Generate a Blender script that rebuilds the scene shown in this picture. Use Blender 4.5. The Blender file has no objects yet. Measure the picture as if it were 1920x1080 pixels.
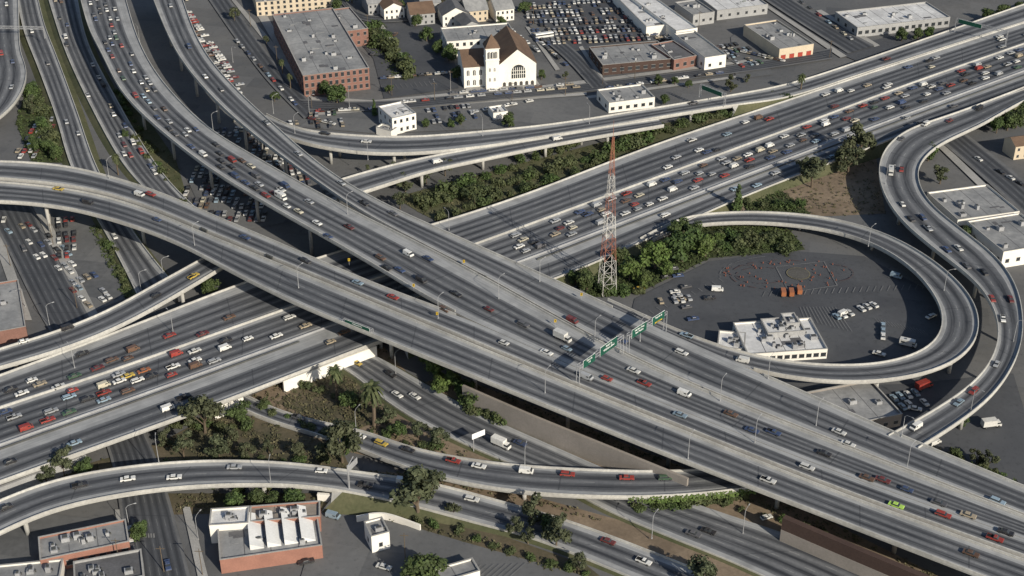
import bpy, math, random
from mathutils import Vector, Matrix
random.seed(11)
R=random.random; U=random.uniform
# ---------------- survey: bearings measured from the helicopter, turned into ground metres
F=2667.; PI=math.radians(31.3); H=300.
sp,cp=math.sin(PI),math.cos(PI)
def W(x,y,z=0.):
    cx=(x-960)/F; cu=(540-y)/F; t=(H-z)/(sp-cu*cp)
    return Vector((cx*t,(cp+cu*sp)*t,z))
def PX(v):
    dz=v[2]-H; d=v[1]*cp-dz*sp; u=v[1]*sp+dz*cp
    return 960+F*v[0]/d, 540-F*u/d
def interp(tab,x):
    if x<=tab[0][0]: return tab[0][1]
    for (a,b),(c,d) in zip(tab,tab[1:]):
        if x<=c: return b+(d-b)*(x-a)/(c-a)
    return tab[-1][1]
COL=bpy.context.scene.collection
# ---------------- materials
def nt(name):
    m=bpy.data.materials.new(name); m.use_nodes=True
    n=m.node_tree; b=n.nodes['Principled BSDF']; return m,n,b
def math_n(n,op,a,b=None,c=None):
    k=n.nodes.new('ShaderNodeMath'); k.operation=op
    for i,s in enumerate((a,b,c)):
        if s is None: continue
        if isinstance(s,(int,float)): k.inputs[i].default_value=s
        else: n.links.new(s,k.inputs[i])
    return k.outputs[0]
def mix_n(n,fac,a,b,mode='MIX'):
    k=n.nodes.new('ShaderNodeMix'); k.data_type='RGBA'; k.blend_type=mode
    if isinstance(fac,(int,float)): k.inputs[0].default_value=fac
    else: n.links.new(fac,k.inputs[0])
    for i,s in ((6,a),(7,b)):
        if isinstance(s,tuple): k.inputs[i].default_value=(*s[:3],1)
        else: n.links.new(s,k.inputs[i])
    return k.outputs[2]
def noise_n(n,vec,scale,detail=4,rough=.6):
    k=n.nodes.new('ShaderNodeTexNoise'); k.inputs['Scale'].default_value=scale
    k.inputs['Detail'].default_value=detail; k.inputs['Roughness'].default_value=rough
    if vec is not None: n.links.new(vec,k.inputs['Vector'])
    return k.outputs[0]
def ramp01(n,s,a,b):
    k=n.nodes.new('ShaderNodeMapRange'); k.inputs[1].default_value=a; k.inputs[2].default_value=b
    n.links.new(s,k.inputs[0]); return k.outputs[0]
def geo(n): return n.nodes.new('ShaderNodeNewGeometry').outputs['Position']
def M(name,c1,c2=None,rough=.85,s1=.08,s2=1.5,metal=0,spec=.3,dirt=.45,seal=None):
    m,n,b=nt(name); c2=c2 or tuple(x*.65 for x in c1); g=geo(n)
    f=ramp01(n,noise_n(n,g,s1,6,.65),.35,.65)
    col=mix_n(n,f,c1,c2)
    f2=ramp01(n,noise_n(n,g,s2,3),.3,.7)
    col=mix_n(n,math_n(n,'MULTIPLY',f2,dirt),col,tuple(x*.6 for x in c2))
    if seal:   # resurfaced rectangles and oil stains on paving
        br=n.nodes.new('ShaderNodeTexBrick'); mp=n.nodes.new('ShaderNodeMapping'); mp.inputs['Rotation'].default_value=(0,0,.21); mp.inputs['Scale'].default_value=(.06,.06,.06)
        n.links.new(g,mp.inputs[0]); n.links.new(mp.outputs[0],br.inputs['Vector']); br.inputs['Scale'].default_value=1.; br.inputs['Mortar Size'].default_value=.006; br.inputs['Brick Width'].default_value=1.7; br.inputs['Row Height'].default_value=.8
        br.inputs['Color1'].default_value=(0,0,0,1); br.inputs['Color2'].default_value=(1,1,1,1); br.inputs['Mortar'].default_value=(.5,.5,.5,1)
        col=mix_n(n,math_n(n,'MULTIPLY',br.outputs[0],.55),col,seal)
        col=mix_n(n,math_n(n,'MULTIPLY',ramp01(n,noise_n(n,g,.45,5,.7),.55,.72),.5),col,tuple(x*.5 for x in c1))
    n.links.new(col,b.inputs['Base Color']); b.inputs['Roughness'].default_value=rough
    b.inputs['Metallic'].default_value=metal; b.inputs['Specular IOR Level'].default_value=spec
    return m
def lane_mat(name,base,dark,light,ds=.25):
    m,n,b=nt(name); uv=n.nodes.new('ShaderNodeUVMap'); uv.uv_map='UV'
    s=n.nodes.new('ShaderNodeSeparateXYZ'); n.links.new(uv.outputs[0],s.inputs[0]); u,v=s.outputs[0],s.outputs[1]
    f=math_n(n,'FRACT',u); d=math_n(n,'ABSOLUTE',math_n(n,'SUBTRACT',f,.5))
    c=n.nodes.new('ShaderNodeCombineXYZ'); n.links.new(math_n(n,'MULTIPLY',u,1.6),c.inputs[0]); n.links.new(math_n(n,'MULTIPLY',v,.010),c.inputs[1])
    st=noise_n(n,c.outputs[0],3,6,.7); g=geo(n); big=noise_n(n,g,.025,4)
    k=ramp01(n,d,.44,.10)
    k=math_n(n,'MULTIPLY',k,ramp01(n,st,.22,.58))
    sl=n.nodes.new('ShaderNodeCombineXYZ'); n.links.new(math_n(n,'FLOOR',u),sl.inputs[0]); n.links.new(math_n(n,'FLOOR',math_n(n,'MULTIPLY',v,1/22.)),sl.inputs[1])
    wn=n.nodes.new('ShaderNodeTexWhiteNoise'); n.links.new(sl.outputs[0],wn.inputs['Vector'])
    col=mix_n(n,ramp01(n,big,.35,.68),base,light)
    col=mix_n(n,math_n(n,'MULTIPLY',wn.outputs['Value'],.35),col,light)
    col=mix_n(n,k,col,dark)
    fine=ramp01(n,noise_n(n,g,.9,4),.35,.75); col=mix_n(n,math_n(n,'MULTIPLY',fine,.3),col,dark)
    jt=math_n(n,'LESS_THAN',math_n(n,'FRACT',math_n(n,'MULTIPLY',v,1/34.)),.014)
    col=mix_n(n,math_n(n,'MULTIPLY',jt,.5),col,dark)
    dash=math_n(n,'LESS_THAN',math_n(n,'FRACT',math_n(n,'MULTIPLY',v,1/12.)),.3)
    ln=math_n(n,'GREATER_THAN',d,.478); a=math_n(n,'MULTIPLY',dash,ln)
    col=mix_n(n,math_n(n,'MULTIPLY',a,ds),col,(.6,.6,.56))
    n.links.new(col,b.inputs['Base Color']); b.inputs['Roughness'].default_value=.8; b.inputs['Specular IOR Level'].default_value=.25
    return m
def shoulder_mat(name,c1,c2):
    m,n,b=nt(name); uv=n.nodes.new('ShaderNodeUVMap'); uv.uv_map='UV'
    mp=n.nodes.new('ShaderNodeMapping'); mp.inputs['Scale'].default_value=(.9,.02,1); n.links.new(uv.outputs[0],mp.inputs[0])
    st=noise_n(n,mp.outputs[0],1.5,6,.7); g=geo(n)
    col=mix_n(n,ramp01(n,st,.3,.7),c1,c2)
    col=mix_n(n,math_n(n,'MULTIPLY',ramp01(n,noise_n(n,g,.12,5),.4,.7),.5),col,tuple(x*.55 for x in c2))
    n.links.new(col,b.inputs['Base Color']); b.inputs['Roughness'].default_value=.85; b.inputs['Specular IOR Level'].default_value=.2
    return m
LANE=lane_mat('freeway_lanes',(.125,.131,.142),(.036,.039,.046),(.195,.20,.21))
LANE2=lane_mat('street_lanes',(.072,.077,.086),(.036,.039,.045),(.105,.11,.12),.16)
SHO=shoulder_mat('concrete_shoulder',(.42,.425,.425),(.25,.257,.265))
SHO2=shoulder_mat('street_edge',(.19,.192,.195),(.11,.113,.118))
CON=M('parapet_concrete',(.62,.605,.56),(.42,.41,.385),s1=.06,s2=.9,dirt=.5)
PIER=M('pier_concrete',(.50,.485,.45),(.36,.355,.335))
GROUND=M('ground_mixed',(.08,.085,.093),(.15,.147,.143),s1=.018,s2=.25,seal=(.15,.152,.155))
DIRT=M('dry_dirt',(.29,.225,.16),(.17,.13,.092),s1=.06,s2=.7)
DARKD=M('dark_soil',(.15,.12,.08),(.07,.068,.04),s1=.07,s2=.8)
GRASS=M('ivy_green',(.04,.065,.02),(.065,.068,.034),s1=.08,s2=.9)
DGRASS=M('dry_grass',(.13,.125,.07),(.065,.075,.035),s1=.06,s2=.9)
LOT=M('lot_asphalt',(.055,.059,.068),(.09,.094,.102),s1=.04,s2=.4,seal=(.085,.089,.097))
LOTL=M('lot_asphalt_light',(.14,.142,.145),(.09,.094,.10),s1=.04,s2=.4,seal=(.19,.19,.188))
PAVE=M('pavement',(.42,.41,.39),(.30,.295,.28),s1=.05)
WHITE=M('white_wall',(.86,.83,.77),(.78,.75,.68),s1=.1,s2=.6,dirt=.15)
CREAM=M('cream_wall',(.66,.56,.42),(.56,.47,.35),dirt=.25)
BRICK=M('red_brick',(.29,.155,.125),(.22,.12,.095),s1=.2,s2=2)
SALMON=M('salmon_brick',(.36,.18,.135),(.29,.145,.11),s1=.2,s2=2,dirt=.35)
BROWN=M('brown_wall',(.085,.055,.045),(.065,.042,.036))
TANW=M('tan_block_wall',(.33,.295,.265),(.26,.235,.21),dirt=.3)
GREYW=M('grey_wall',(.42,.42,.415),(.32,.32,.32))
ROOFG=M('gravel_roof',(.36,.36,.355),(.21,.215,.22),s1=.07,s2=.5)
ROOFT=M('tan_roof',(.36,.31,.26),(.24,.21,.18),s1=.07,s2=.5)
ROOFD=M('dark_roof',(.17,.17,.18),(.10,.10,.105),s1=.1)
ROOFW=M('white_roof',(.76,.76,.75),(.50,.50,.50),s1=.09,s2=.5,dirt=.4)
SKYL=M('skylight_white',(.82,.82,.80),(.66,.66,.65),dirt=.25)
SHING=M('brown_shingle_roof',(.19,.125,.085),(.13,.085,.06),s1=.2,s2=2)
GLASS=M('dark_glass',(.03,.035,.04),(.05,.055,.06),rough=.15,spec=.6)
STEEL=M('galvanised_steel',(.50,.51,.52),(.36,.36,.37),rough=.5,metal=.2)
DSTEEL=M('dark_steel',(.10,.105,.10),(.07,.07,.07),rough=.6)
TW=M('tower_white',(.74,.72,.68)); TR=M('tower_red',(.40,.17,.11),(.32,.13,.09))
GREEN=M('sign_green',(.015,.095,.065),(.012,.075,.05),rough=.5)
YEL=M('sign_yellow',(.62,.42,.04),(.5,.34,.03),rough=.5)
TXT=M('sign_white',(.85,.85,.85),(.8,.8,.8),dirt=.1); TXB=M('sign_black',(.02,.02,.02))
ORG=M('cone_orange',(.30,.10,.06),(.22,.08,.05),rough=.6)
RED=M('red_paint',(.42,.07,.05),(.35,.06,.04),rough=.5)
TYRE=M('tyre_rubber',(.02,.02,.02)); CHR=M('bumper_chrome',(.5,.5,.5),rough=.3,metal=.8)
BARK=M('bark',(.16,.125,.09),(.11,.085,.06))
PAINTY=M('marking_yellow',(.24,.21,.12),(.13,.12,.085),s2=.9); PAINTW=M('marking_white',(.27,.27,.27),(.13,.135,.14),s2=.7)
REDM=M('marking_faded_red',(.125,.075,.07),(.075,.062,.066),s1=.15,s2=.8)
def paint_mat(attr):
    m,n,b=nt('car_paint_'+attr)
    if attr=='own': c=n.nodes.new('ShaderNodeObjectInfo').outputs['Color']
    else:
        a=n.nodes.new('ShaderNodeAttribute'); a.attribute_name='Col'; c=a.outputs['Color']
    col=mix_n(n,math_n(n,'MULTIPLY',ramp01(n,noise_n(n,geo(n),1.2,3),.4,.7),.25),c,(.2,.18,.16))
    n.links.new(col,b.inputs['Base Color']); b.inputs['Roughness'].default_value=.35; b.inputs['Metallic'].default_value=.1
    return m
PAINT=paint_mat('own'); PAINTS=paint_mat('lot')
def leaf_mat(name,a,b_,c):
    m,n,b=nt(name); g=n.nodes.new('ShaderNodeNewGeometry'); oi=n.nodes.new('ShaderNodeObjectInfo')
    col=mix_n(n,g.outputs['Random Per Island'],a,b_)
    col=mix_n(n,ramp01(n,noise_n(n,g.outputs['Position'],.35,3),.42,.62),col,c)
    col=mix_n(n,math_n(n,'MULTIPLY',oi.outputs['Random'],.35),col,(.07,.065,.035))
    n.links.new(col,b.inputs['Base Color']); b.inputs['Roughness'].default_value=.7; b.inputs['Specular IOR Level'].default_value=.2
    return m
LEAF=leaf_mat('leaves_green',(.04,.07,.022),(.09,.135,.042),(.042,.065,.024))
LEAFB=leaf_mat('leaves_bright',(.07,.12,.03),(.13,.19,.05),(.07,.10,.03))
LEAFG=leaf_mat('leaves_greygreen',(.055,.07,.038),(.115,.13,.072),(.046,.055,.03))
LEAFO=leaf_mat('leaves_olive',(.052,.07,.03),(.11,.125,.055),(.044,.06,.026))
LEAFD=leaf_mat('leaves_dry',(.09,.085,.045),(.17,.15,.085),(.055,.06,.032))
# ---------------- mesh builder
class MB:
    def __init__(s): s.v=[];s.f=[];s.m=[];s.uv=[];s.c=[];s.cc=None
    def face(s,idx,mi=0,uv=None): s.f.append(tuple(idx)); s.m.append(mi); s.uv.append(uv); s.c.append(s.cc)
    def poly(s,pts,mi=0,uv=None):
        k=len(s.v); s.v+= [tuple(p) for p in pts]; s.face(range(k,k+len(pts)),mi,uv)
    def hexa(s,p,mi=0,skip=()):
        k=len(s.v); s.v+=[tuple(q) for q in p]
        for i,q in enumerate(((3,2,1,0),(4,5,6,7),(0,1,5,4),(1,2,6,5),(2,3,7,6),(3,0,4,7))):
            if i in skip: continue
            s.face([k+j for j in q],mi)
    def box(s,x0,x1,y0,y1,z0,z1,mi=0,skip=()):
        s.hexa([(x0,y0,z0),(x1,y0,z0),(x1,y1,z0),(x0,y1,z0),(x0,y0,z1),(x1,y0,z1),(x1,y1,z1),(x0,y1,z1)],mi,skip)
    def frus(s,x0,x1,w0,z0,x2,x3,w1,z1,mi=0,skip=()):
        s.hexa([(x0,-w0,z0),(x1,-w0,z0),(x1,w0,z0),(x0,w0,z0),(x2,-w1,z1),(x3,-w1,z1),(x3,w1,z1),(x2,w1,z1)],mi,skip)
    def cyl(s,a,b,r0,r1,n=8,mi=0,caps=True):
        a=Vector(a);b=Vector(b);d=(b-a).normalized(); x=d.orthogonal().normalized(); y=d.cross(x); k=len(s.v)
        for c,r in((a,r0),(b,r1)):
            for i in range(n):
                t=2*math.pi*i/n; s.v.append(tuple(c+x*(r*math.cos(t))+y*(r*math.sin(t))))
        for i in range(n): s.face([k+i,k+(i+1)%n,k+n+(i+1)%n,k+n+i],mi)
        if caps: s.face([k+n-1-i for i in range(n)],mi); s.face([k+n+i for i in range(n)],mi)
    def mesh(s,name,mats,smooth=False):
        me=bpy.data.meshes.new(name); me.from_pydata(s.v,[],s.f)
        for m in mats: me.materials.append(m)
        me.polygons.foreach_set('material_index',s.m)
        if any(u is not None for u in s.uv):
            l=me.uv_layers.new(name='UV'); d=[]
            for f,u in zip(s.f,s.uv):
                for j in range(len(f)): d+= list(u[j]) if u else [0,0]
            l.data.foreach_set('uv',d)
        if any(c is not None for c in s.c):
            a=me.color_attributes.new('Col','FLOAT_COLOR','CORNER'); d=[]
            for f,c in zip(s.f,s.c): d+= list((*(c or (.5,.5,.5)),1))*len(f)
            a.data.foreach_set('color',d)
        if smooth: me.polygons.foreach_set('use_smooth',[True]*len(s.f))
        me.update(); return me
def ob(name,data,loc=None,par=None,label=None,cat=None,kind=None,group=None,world=False):
    o=bpy.data.objects.new(name,data); COL.objects.link(o)
    if loc is not None: o.location=loc
    if par is not None:
        o.parent=par
        if world: o.matrix_parent_inverse=Matrix.Translation(-Vector(par.location))
    if label:o['label']=label
    if cat:o['category']=cat
    if kind:o['kind']=kind
    if group:o['group']=group
    return o
# ---------------- curves
def cr(p,m=10):
    out=[];n=len(p)
    for i in range(n-1):
        a,b,c,d=p[max(i-1,0)],p[i],p[i+1],p[min(i+2,n-1)]
        for k in range(m):
            t=k/m
            out.append(tuple(.5*(2*b[j]+(c[j]-a[j])*t+(2*a[j]-5*b[j]+4*c[j]-d[j])*t*t+(3*b[j]-a[j]-3*c[j]+d[j])*t**3) for j in range(2)))
    out.append(tuple(p[-1][:2])); return out
def resample(P,N):
    s=[0]
    for a,b in zip(P,P[1:]): s.append(s[-1]+(b-a).length)
    out=[];j=0
    for i in range(N):
        t=s[-1]*i/(N-1)
        while j<len(P)-2 and s[j+1]<t: j+=1
        k=(t-s[j])/max(s[j+1]-s[j],1e-6); out.append(P[j].lerp(P[j+1],min(max(k,0),1)))
    return out
def edge(pts,zf,N,sm=6):
    q=cr(pts); L=[0]
    for a,b in zip(q,q[1:]): L.append(L[-1]+math.hypot(b[0]-a[0],b[1]-a[1]))
    P=[]
    for (x,y),l in zip(q,L):
        if callable(zf): z=zf(x,y)
        else:
            t=l/L[-1]*(len(zf)-1); i=min(int(t),len(zf)-2); z=zf[i]+(zf[i+1]-zf[i])*(t-i)
        P.append(W(x,y,z))
    P=resample(P,N)
    for _ in range(sm): P=[P[0]]+[P[i]*.5+(P[i-1]+P[i+1])*.25 for i in range(1,N-1)]+[P[-1]]
    return P
RIB={}
def plen(p): return sum((W(*b)-W(*a)).length for a,b in zip(p,p[1:]))
def strip(P,Q,h,name,mat,par=None,keep=None,lo=.3,**kw):
    """wall of height h between the offset lines P (outer) and Q (inner)"""
    mb=MB(); n=len(P); up=Vector((0,0,h)); dn=Vector((0,0,-lo))
    for i in range(n-1):
        if keep and not keep(*PX(P[i])): continue
        a,b,c,d=P[i],P[i+1],Q[i+1],Q[i]
        mb.poly([a+up,b+up,c+up,d+up]); mb.poly([a+dn,b+dn,b+up,a+up]); mb.poly([d+up,c+up,c+dn,d+dn])
        if i==0 or (keep and not keep(*PX(P[i-1]))): mb.poly([a+dn,a+up,d+up,d+dn])
        if i==n-2 or (keep and not keep(*PX(P[i+1]))): mb.poly([b+up,b+dn,c+dn,c+up])
    if not mb.f: return None
    me=mb.mesh(name,[mat])
    if par: return ob(name,me,par=par,world=True)
    return ob(name,me,**kw)
def ribbon(key,L,Rr,zf,n,sl=.1,sr=.1,name='viaduct',label=None,cat='elevated freeway',bridge=lambda x:True,kl=None,kr=None,
           lane=LANE,sho=SHO,pl=True,pr=True,piers=True,sm=6,ph=.85,pier_step=30,thick=1.5,flat=False):
    N=max(16,min(150,int(plen(L)/4)))
    A=edge(L,zf,N,sm);B=edge(Rr,zf,N,sm)
    C=[(a+b)/2 for a,b in zip(A,B)]
    T=[(C[min(i+1,N-1)]-C[max(i-1,0)]).normalized() for i in range(N)]
    s=[0]
    for a,b in zip(C,C[1:]): s.append(s[-1]+(b-a).length)
    RIB[key]=dict(A=A,B=B,C=C,T=T,s=s,n=n,sl=sl,sr=sr,px=[PX(c) for c in C])
    mb=MB(); Wd=[(b-a).length for a,b in zip(A,B)]
    fr=[0,sl,1-sr,1]
    rows=[]
    for i in range(N):
        k=len(mb.v)
        o=(B[i]-A[i]); o.z=0; o.normalize(); z=A[i].z
        if flat: ex=[]
        elif bridge(PX(C[i])[0]):
            ins=o*.04; ex=[A[i]+ins-Vector((0,0,.9)),A[i]+o*min(1.6,Wd[i]*.12)-Vector((0,0,thick)),B[i]-o*min(1.6,Wd[i]*.12)-Vector((0,0,thick)),B[i]-ins-Vector((0,0,.9))]
        else:
            w=max(z,.05)*1.7; ex=[A[i]-o*w*.5-Vector((0,0,z*.5)),A[i]-o*w-Vector((0,0,z+.1)),B[i]+o*w-Vector((0,0,z+.1)),B[i]+o*w*.5-Vector((0,0,z*.5))]
        for v in [A[i].lerp(B[i],f) for f in fr]+ex: mb.v.append(tuple(v))
        rows.append((k,4+len(ex)))
    for i in range(N-1):
        k,c=rows[i]; q,_=rows[i+1]
        uu=[(0,sl*Wd[i]),(0,n),(0,sr*Wd[i])]
        for j in range(3):
            u0,u1=uu[j]
            if j!=1: u0+=j*7.3;u1+=j*7.3
            mb.face([k+j,k+j+1,q+j+1,q+j],0 if j==1 else 1,[(u0,s[i]),(u1,s[i]),(u1,s[i+1]),(u0,s[i+1])])
        if not flat:
            br=bridge(PX(C[i])[0]); mi=2 if br else 3
            mb.face([k+4,k,q,q+4],mi);mb.face([k+5,k+4,q+4,q+5],mi);mb.face([k+6,k+5,q+5,q+6],2);mb.face([k+7,k+6,q+6,q+7],mi);mb.face([k+3,k+7,q+7,q+3],mi)
    me=mb.mesh(key+'_deck',[lane,sho,PIER,DGRASS])
    if flat:
        o=ob(name,me,kind='structure'); o['label']=label or 'asphalt road'; return o
    base=Vector((C[N//2].x,C[N//2].y,0))
    if name!='viaduct':
        dk=ob(name,me,kind='structure'); par=None
    else:
        par=ob(name,None,loc=base,label=label,cat=cat); par.empty_display_size=.5
        ob('deck',me,par=par,world=True)
    def inn(P,Q,w):
        r=[]
        for a,b in zip(P,Q):
            o=b-a;o.z=0;o.normalize(); r.append(a+o*w)
        return r
    nm='parapet'
    kw={} if par else dict(label='low concrete barrier wall along the freeway edge',cat='barrier')
    tl=lambda k: k if isinstance(k,(list,tuple)) else [k]
    if pl:
        for k_ in tl(kl): strip(A,inn(A,B,.32),ph,nm,CON,par,k_,**kw)
    if pr:
        for k_ in tl(kr): strip(B,inn(B,A,.32),ph,nm,CON,par,k_,**kw)
    if piers:
        nx=pier_step*.5
        for i in range(N):
            if s[i]<nx: continue
            x,y=PX(C[i])
            if not bridge(x) or C[i].z<3.5: continue
            if x<-150 or x>2070 or y>1250 or y<-60: nx=s[i]+10; continue
            o=(B[i]-A[i]);o.z=0;o.normalize(); w=Wd[i]
            offs=[0] if w<13 else [-w*.27,w*.27]; ok=[]
            for f in offs:
                p=C[i]+o*f; bad=False
                for kk,r in RIB.items():
                    if kk==key: continue
                    for a,cc,b2 in zip(r['A'][::2],r['C'][::2],r['B'][::2]):
                        if cc.z<p.z-2.5 and (cc.xy-p.xy).length<(a-b2).length*.5+.8: bad=True;break
                    if bad:break
                if not bad: ok.append(p)
            if not ok: continue
            nx=s[i]+pier_step
            for p in ok:
                m2=MB(); zt=p.z-thick+.15; m2.cyl((0,0,-.2),(0,0,zt-1.2),.75,.75,12); m2.cyl((0,0,zt-1.2),(0,0,zt),.8,1.5,12)
                ob('column',m2.mesh('column',[PIER],True),loc=(p.x,p.y,0),par=par,world=True) if par else ob('bridge_column',m2.mesh('column',[PIER],True),loc=(p.x,p.y,0),label='round concrete column under the freeway bridge',cat='column',group='freeway bridge columns')
    return par
def off(p,dy): return [(a,b+dy) for a,b in p]
def zE(x,y=0): return interp([(0,7),(700,6.5),(1000,3.5),(1400,2.5),(1600,3.5),(1920,7)],x)
def zD(x,y=0): return interp([(0,15),(300,15.5),(600,17.5),(850,18),(1250,14.5),(1500,12.5),(1920,12)],x)
def zR(x,y=0): return interp([(560,10),(1200,8),(1480,3.3),(1600,zE(1600)),(1920,7)],x)
# ground
mb=MB(); mb.box(-2500,2500,-800,9000,-.6,0,0,skip=(0,)); ob('ground',mb.mesh('ground',[GROUND]),kind='structure')
ZP=[.02]
def patch(name,pts,mat,z=None):
    if z is None: ZP[0]+=.012; z=ZP[0]
    mb=MB(); q=[W(x,y,z) for x,y in pts]; mb.poly(q)
    me=mb.mesh(name,[mat]); o=ob(name,me,kind='structure')
    if me.polygons[0].normal.z<0: me.flip_normals()
    return o
IVY=[];SCRUB=[]
for nm,mt,pts in [
 ('dirt_ground',DIRT,[(470,742),(560,700),(720,650),(800,740),(980,840),(1000,890),(760,870),(620,840)]),
 ('dirt_ground',DIRT,[(840,700),(1000,760),(1290,880),(1400,940),(1300,930),(1050,880),(900,800),(790,720)]),
 ('dirt_ground',DARKD,[(520,755),(570,715),(640,690),(700,720),(720,790),(640,810)]),
 ('dirt_ground',DIRT,[(640,880),(800,890),(1000,930),(1250,1000),(1520,1100),(1300,1100),(1050,990),(850,925),(640,905)]),
 ('dirt_ground',DIRT,[(1290,935),(1420,905),(1560,980),(1780,1090),(1640,1090),(1450,1010)]),
 ('dirt_ground',DARKD,[(60,900),(300,830),(420,765),(500,790),(640,840),(660,885),(450,866),(320,875),(100,905)]),
 ('dirt_ground',DARKD,[(620,930),(760,950),(930,1000),(1100,1060),(1150,1100),(1080,1085),(900,1025),(700,965)]),
 ('dirt_ground',DARKD,[(290,925),(640,925),(640,960),(300,965)]),
 ('dirt_ground',DIRT,[(1390,370),(1640,280),(1660,400),(1560,405),(1400,405),(1300,405)]),
 ('dirt_ground',DARKD,[(1720,830),(1800,850),(1960,950),(1960,990),(1850,930)]),
 ('grass_bank',GRASS,[(1390,360),(1450,345),(1520,400),(1400,402)]),
 ('grass_bank',GRASS,[(1120,510),(1200,455),(1320,400),(1480,430),(1510,468),(1330,484),(1200,548),(1090,560)]),
 ('grass_bank',DGRASS,[(200,160),(255,190),(330,300),(360,400),(300,350),(230,250)]),
 ('grass_bank',GRASS,[(50,165),(80,160),(125,305),(60,305),(30,230)]),
 ('grass_bank',GRASS,[(168,425),(205,420),(270,545),(235,560)]),
 ('grass_bank',DGRASS,[(780,395),(1230,235),(1490,175),(1490,195),(1230,290),(840,425)]),
 ('grass_bank',DGRASS,[(740,370),(1000,300),(1230,240),(1230,262),(900,350),(790,400)]),
 ('grass_bank',GRASS,[(670,55),(720,45),(785,145),(740,150)]),
 ('parking_lot',LOT,[(1190,560),(1330,490),(1480,470),(1620,480),(1770,560),(1780,640),(1700,680),(1400,690),(1180,600)]),
 ('parking_lot',LOT,[(1480,725),(1700,720),(1900,700),(1960,900),(1930,960),(1700,830)]),
 ('parking_lot',LOTL,[(100,395),(190,410),(235,560),(160,590)]),
 ('parking_lot',LOTL,[(300,230),(430,200),(640,400),(400,440)]),
 ('parking_lot',LOT,[(640,40),(840,35),(860,165),(720,185),(700,110)]),
 ('parking_lot',LOT,[(980,0),(1160,0),(1240,75),(1060,95)]),
 ('parking_lot',LOTL,[(1370,70),(1400,45),(1450,140),(1380,148)]),
 ('parking_lot',LOTL,[(780,200),(1110,180),(1230,205),(960,240),(700,250),(560,238),(590,215)]),
 ('parking_lot',LOTL,[(600,960),(760,985),(1150,1095),(560,1095)]),
 ('parking_lot',LOTL,[(0,960),(60,960),(200,975),(240,1095),(-20,1095)]),
 ('parking_lot',LOT,[(1560,95),(1700,60),(1760,90),(1620,120)]),
 ('pavement',PAVE,[(590,208),(1100,172),(1100,178),(590,216)]),
 ('pavement',PAVE,[(580,180),(700,188),(890,170),(1010,161),(1012,167),(890,178),(700,194),(585,188)]),
 ('pavement',PAVE,[(1010,161),(1400,112),(1400,117),(1012,167)]),
 ('pavement',PAVE,[(1100,180),(1380,142),(1380,146),(1100,185)]),
 ('pavement',PAVE,[(430,-5),(438,-5),(590,168),(580,182)]),
 ('pavement',PAVE,[(480,25),(497,22),(565,145),(555,150)]),
 ('pavement',PAVE,[(555,150),(690,136),(690,140),(556,156)]),
 ('pavement',PAVE,[(880,150),(1000,140),(1015,163),(870,176)]),
 ('pavement',PAVE,[(700,30),(708,30),(760,110),(752,112)]),
 ('pavement',PAVE,[(985,50),(992,50),(1050,130),(1042,132)]),
 ('pavement',PAVE,[(1085,88),(1092,86),(1135,150),(1128,152)]),
 ('pavement',PAVE,[(60,385),(78,385),(190,600),(165,600)]),
 ('pavement',PAVE,[(-30,400),(-10,400),(60,600),(40,600)]),
 ('pavement',PAVE,[(1530,20),(1540,18),(1650,85),(1640,88)]),
 ('pavement',PAVE,[(1410,-5),(1418,-5),(1588,105),(1576,108)]),
 ('pavement',PAVE,[(1745,262),(1757,258),(1960,450),(1960,470)]),
 ('pavement',PAVE,[(342,950),(356,950),(395,1100),(375,1100)]),
 ('pavement',PAVE,[(215,955),(226,955),(250,1100),(238,1100)]),
 ]:
    patch(nm,pts,mt)
    if mt is GRASS: IVY.append(pts)
    if mt in (DIRT,DARKD,DGRASS): SCRUB.append(pts)
# ---- low roads
S=dict(name='road',flat=True,lane=LANE2,sho=SHO2)
ribbon('S1',[(-30,385),(20,480),(75,590),(140,700),(205,850),(225,960),(245,1100)],[(60,385),(105,480),(165,590),(220,700),(290,850),(325,960),(362,1100)],[.7,.7],6,.06,.06,label='dark asphalt city street with yellow centre line',**S)
ribbon('StA',[(385,-10),(440,70),(500,150),(570,222)],[(425,-10),(480,70),(535,140),(600,208)],[.7,.7],3,**S)
ribbon('StB',[(560,186),(700,190),(900,174),(1100,156),(1400,118),(1560,90)],[(580,206),(700,208),(900,190),(1110,170),(1400,134),(1560,110)],[.75,.75],4,**S)
ribbon('StC',[(1420,-10),(1480,30),(1590,100)],[(1475,-10),(1530,25),(1640,85)],[.8,.8],4,**S)
ribbon('StD',[(1760,262),(1850,340),(1960,440)],[(1805,245),(1900,320),(1970,380)],[.8,.8],4,.12,.12,**S)
ribbon('StE',[(1000,60),(1060,110),(1110,165)],[(1030,55),(1085,100),(1140,158)],[.85,.85],3,**S)
ribbon('StF',[(640,-10),(690,30),(850,20),(1000,10)],[(640,5),(690,42),(850,31),(1000,20)],[.9,.9],2,**S)
br0=dict(name='road',bridge=lambda x:False,piers=False)
ribbon('T2',[(30,-10),(45,60),(72,130),(105,220),(130,305),(165,380),(215,470),(265,570)],[(70,-10),(85,50),(112,120),(145,210),(180,310),(225,395),(275,470),(340,550)],[2,2,2,1.2,1],3,.12,.16,**br0)
ribbon('T3',[(85,-20),(120,90),(165,190),(225,300),(275,360),(360,450)],[(142,-20),(165,80),(215,180),(270,275),(325,350),(420,440)],[2,2,2,1.2,1.2],4,.12,.12,**br0)
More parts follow.
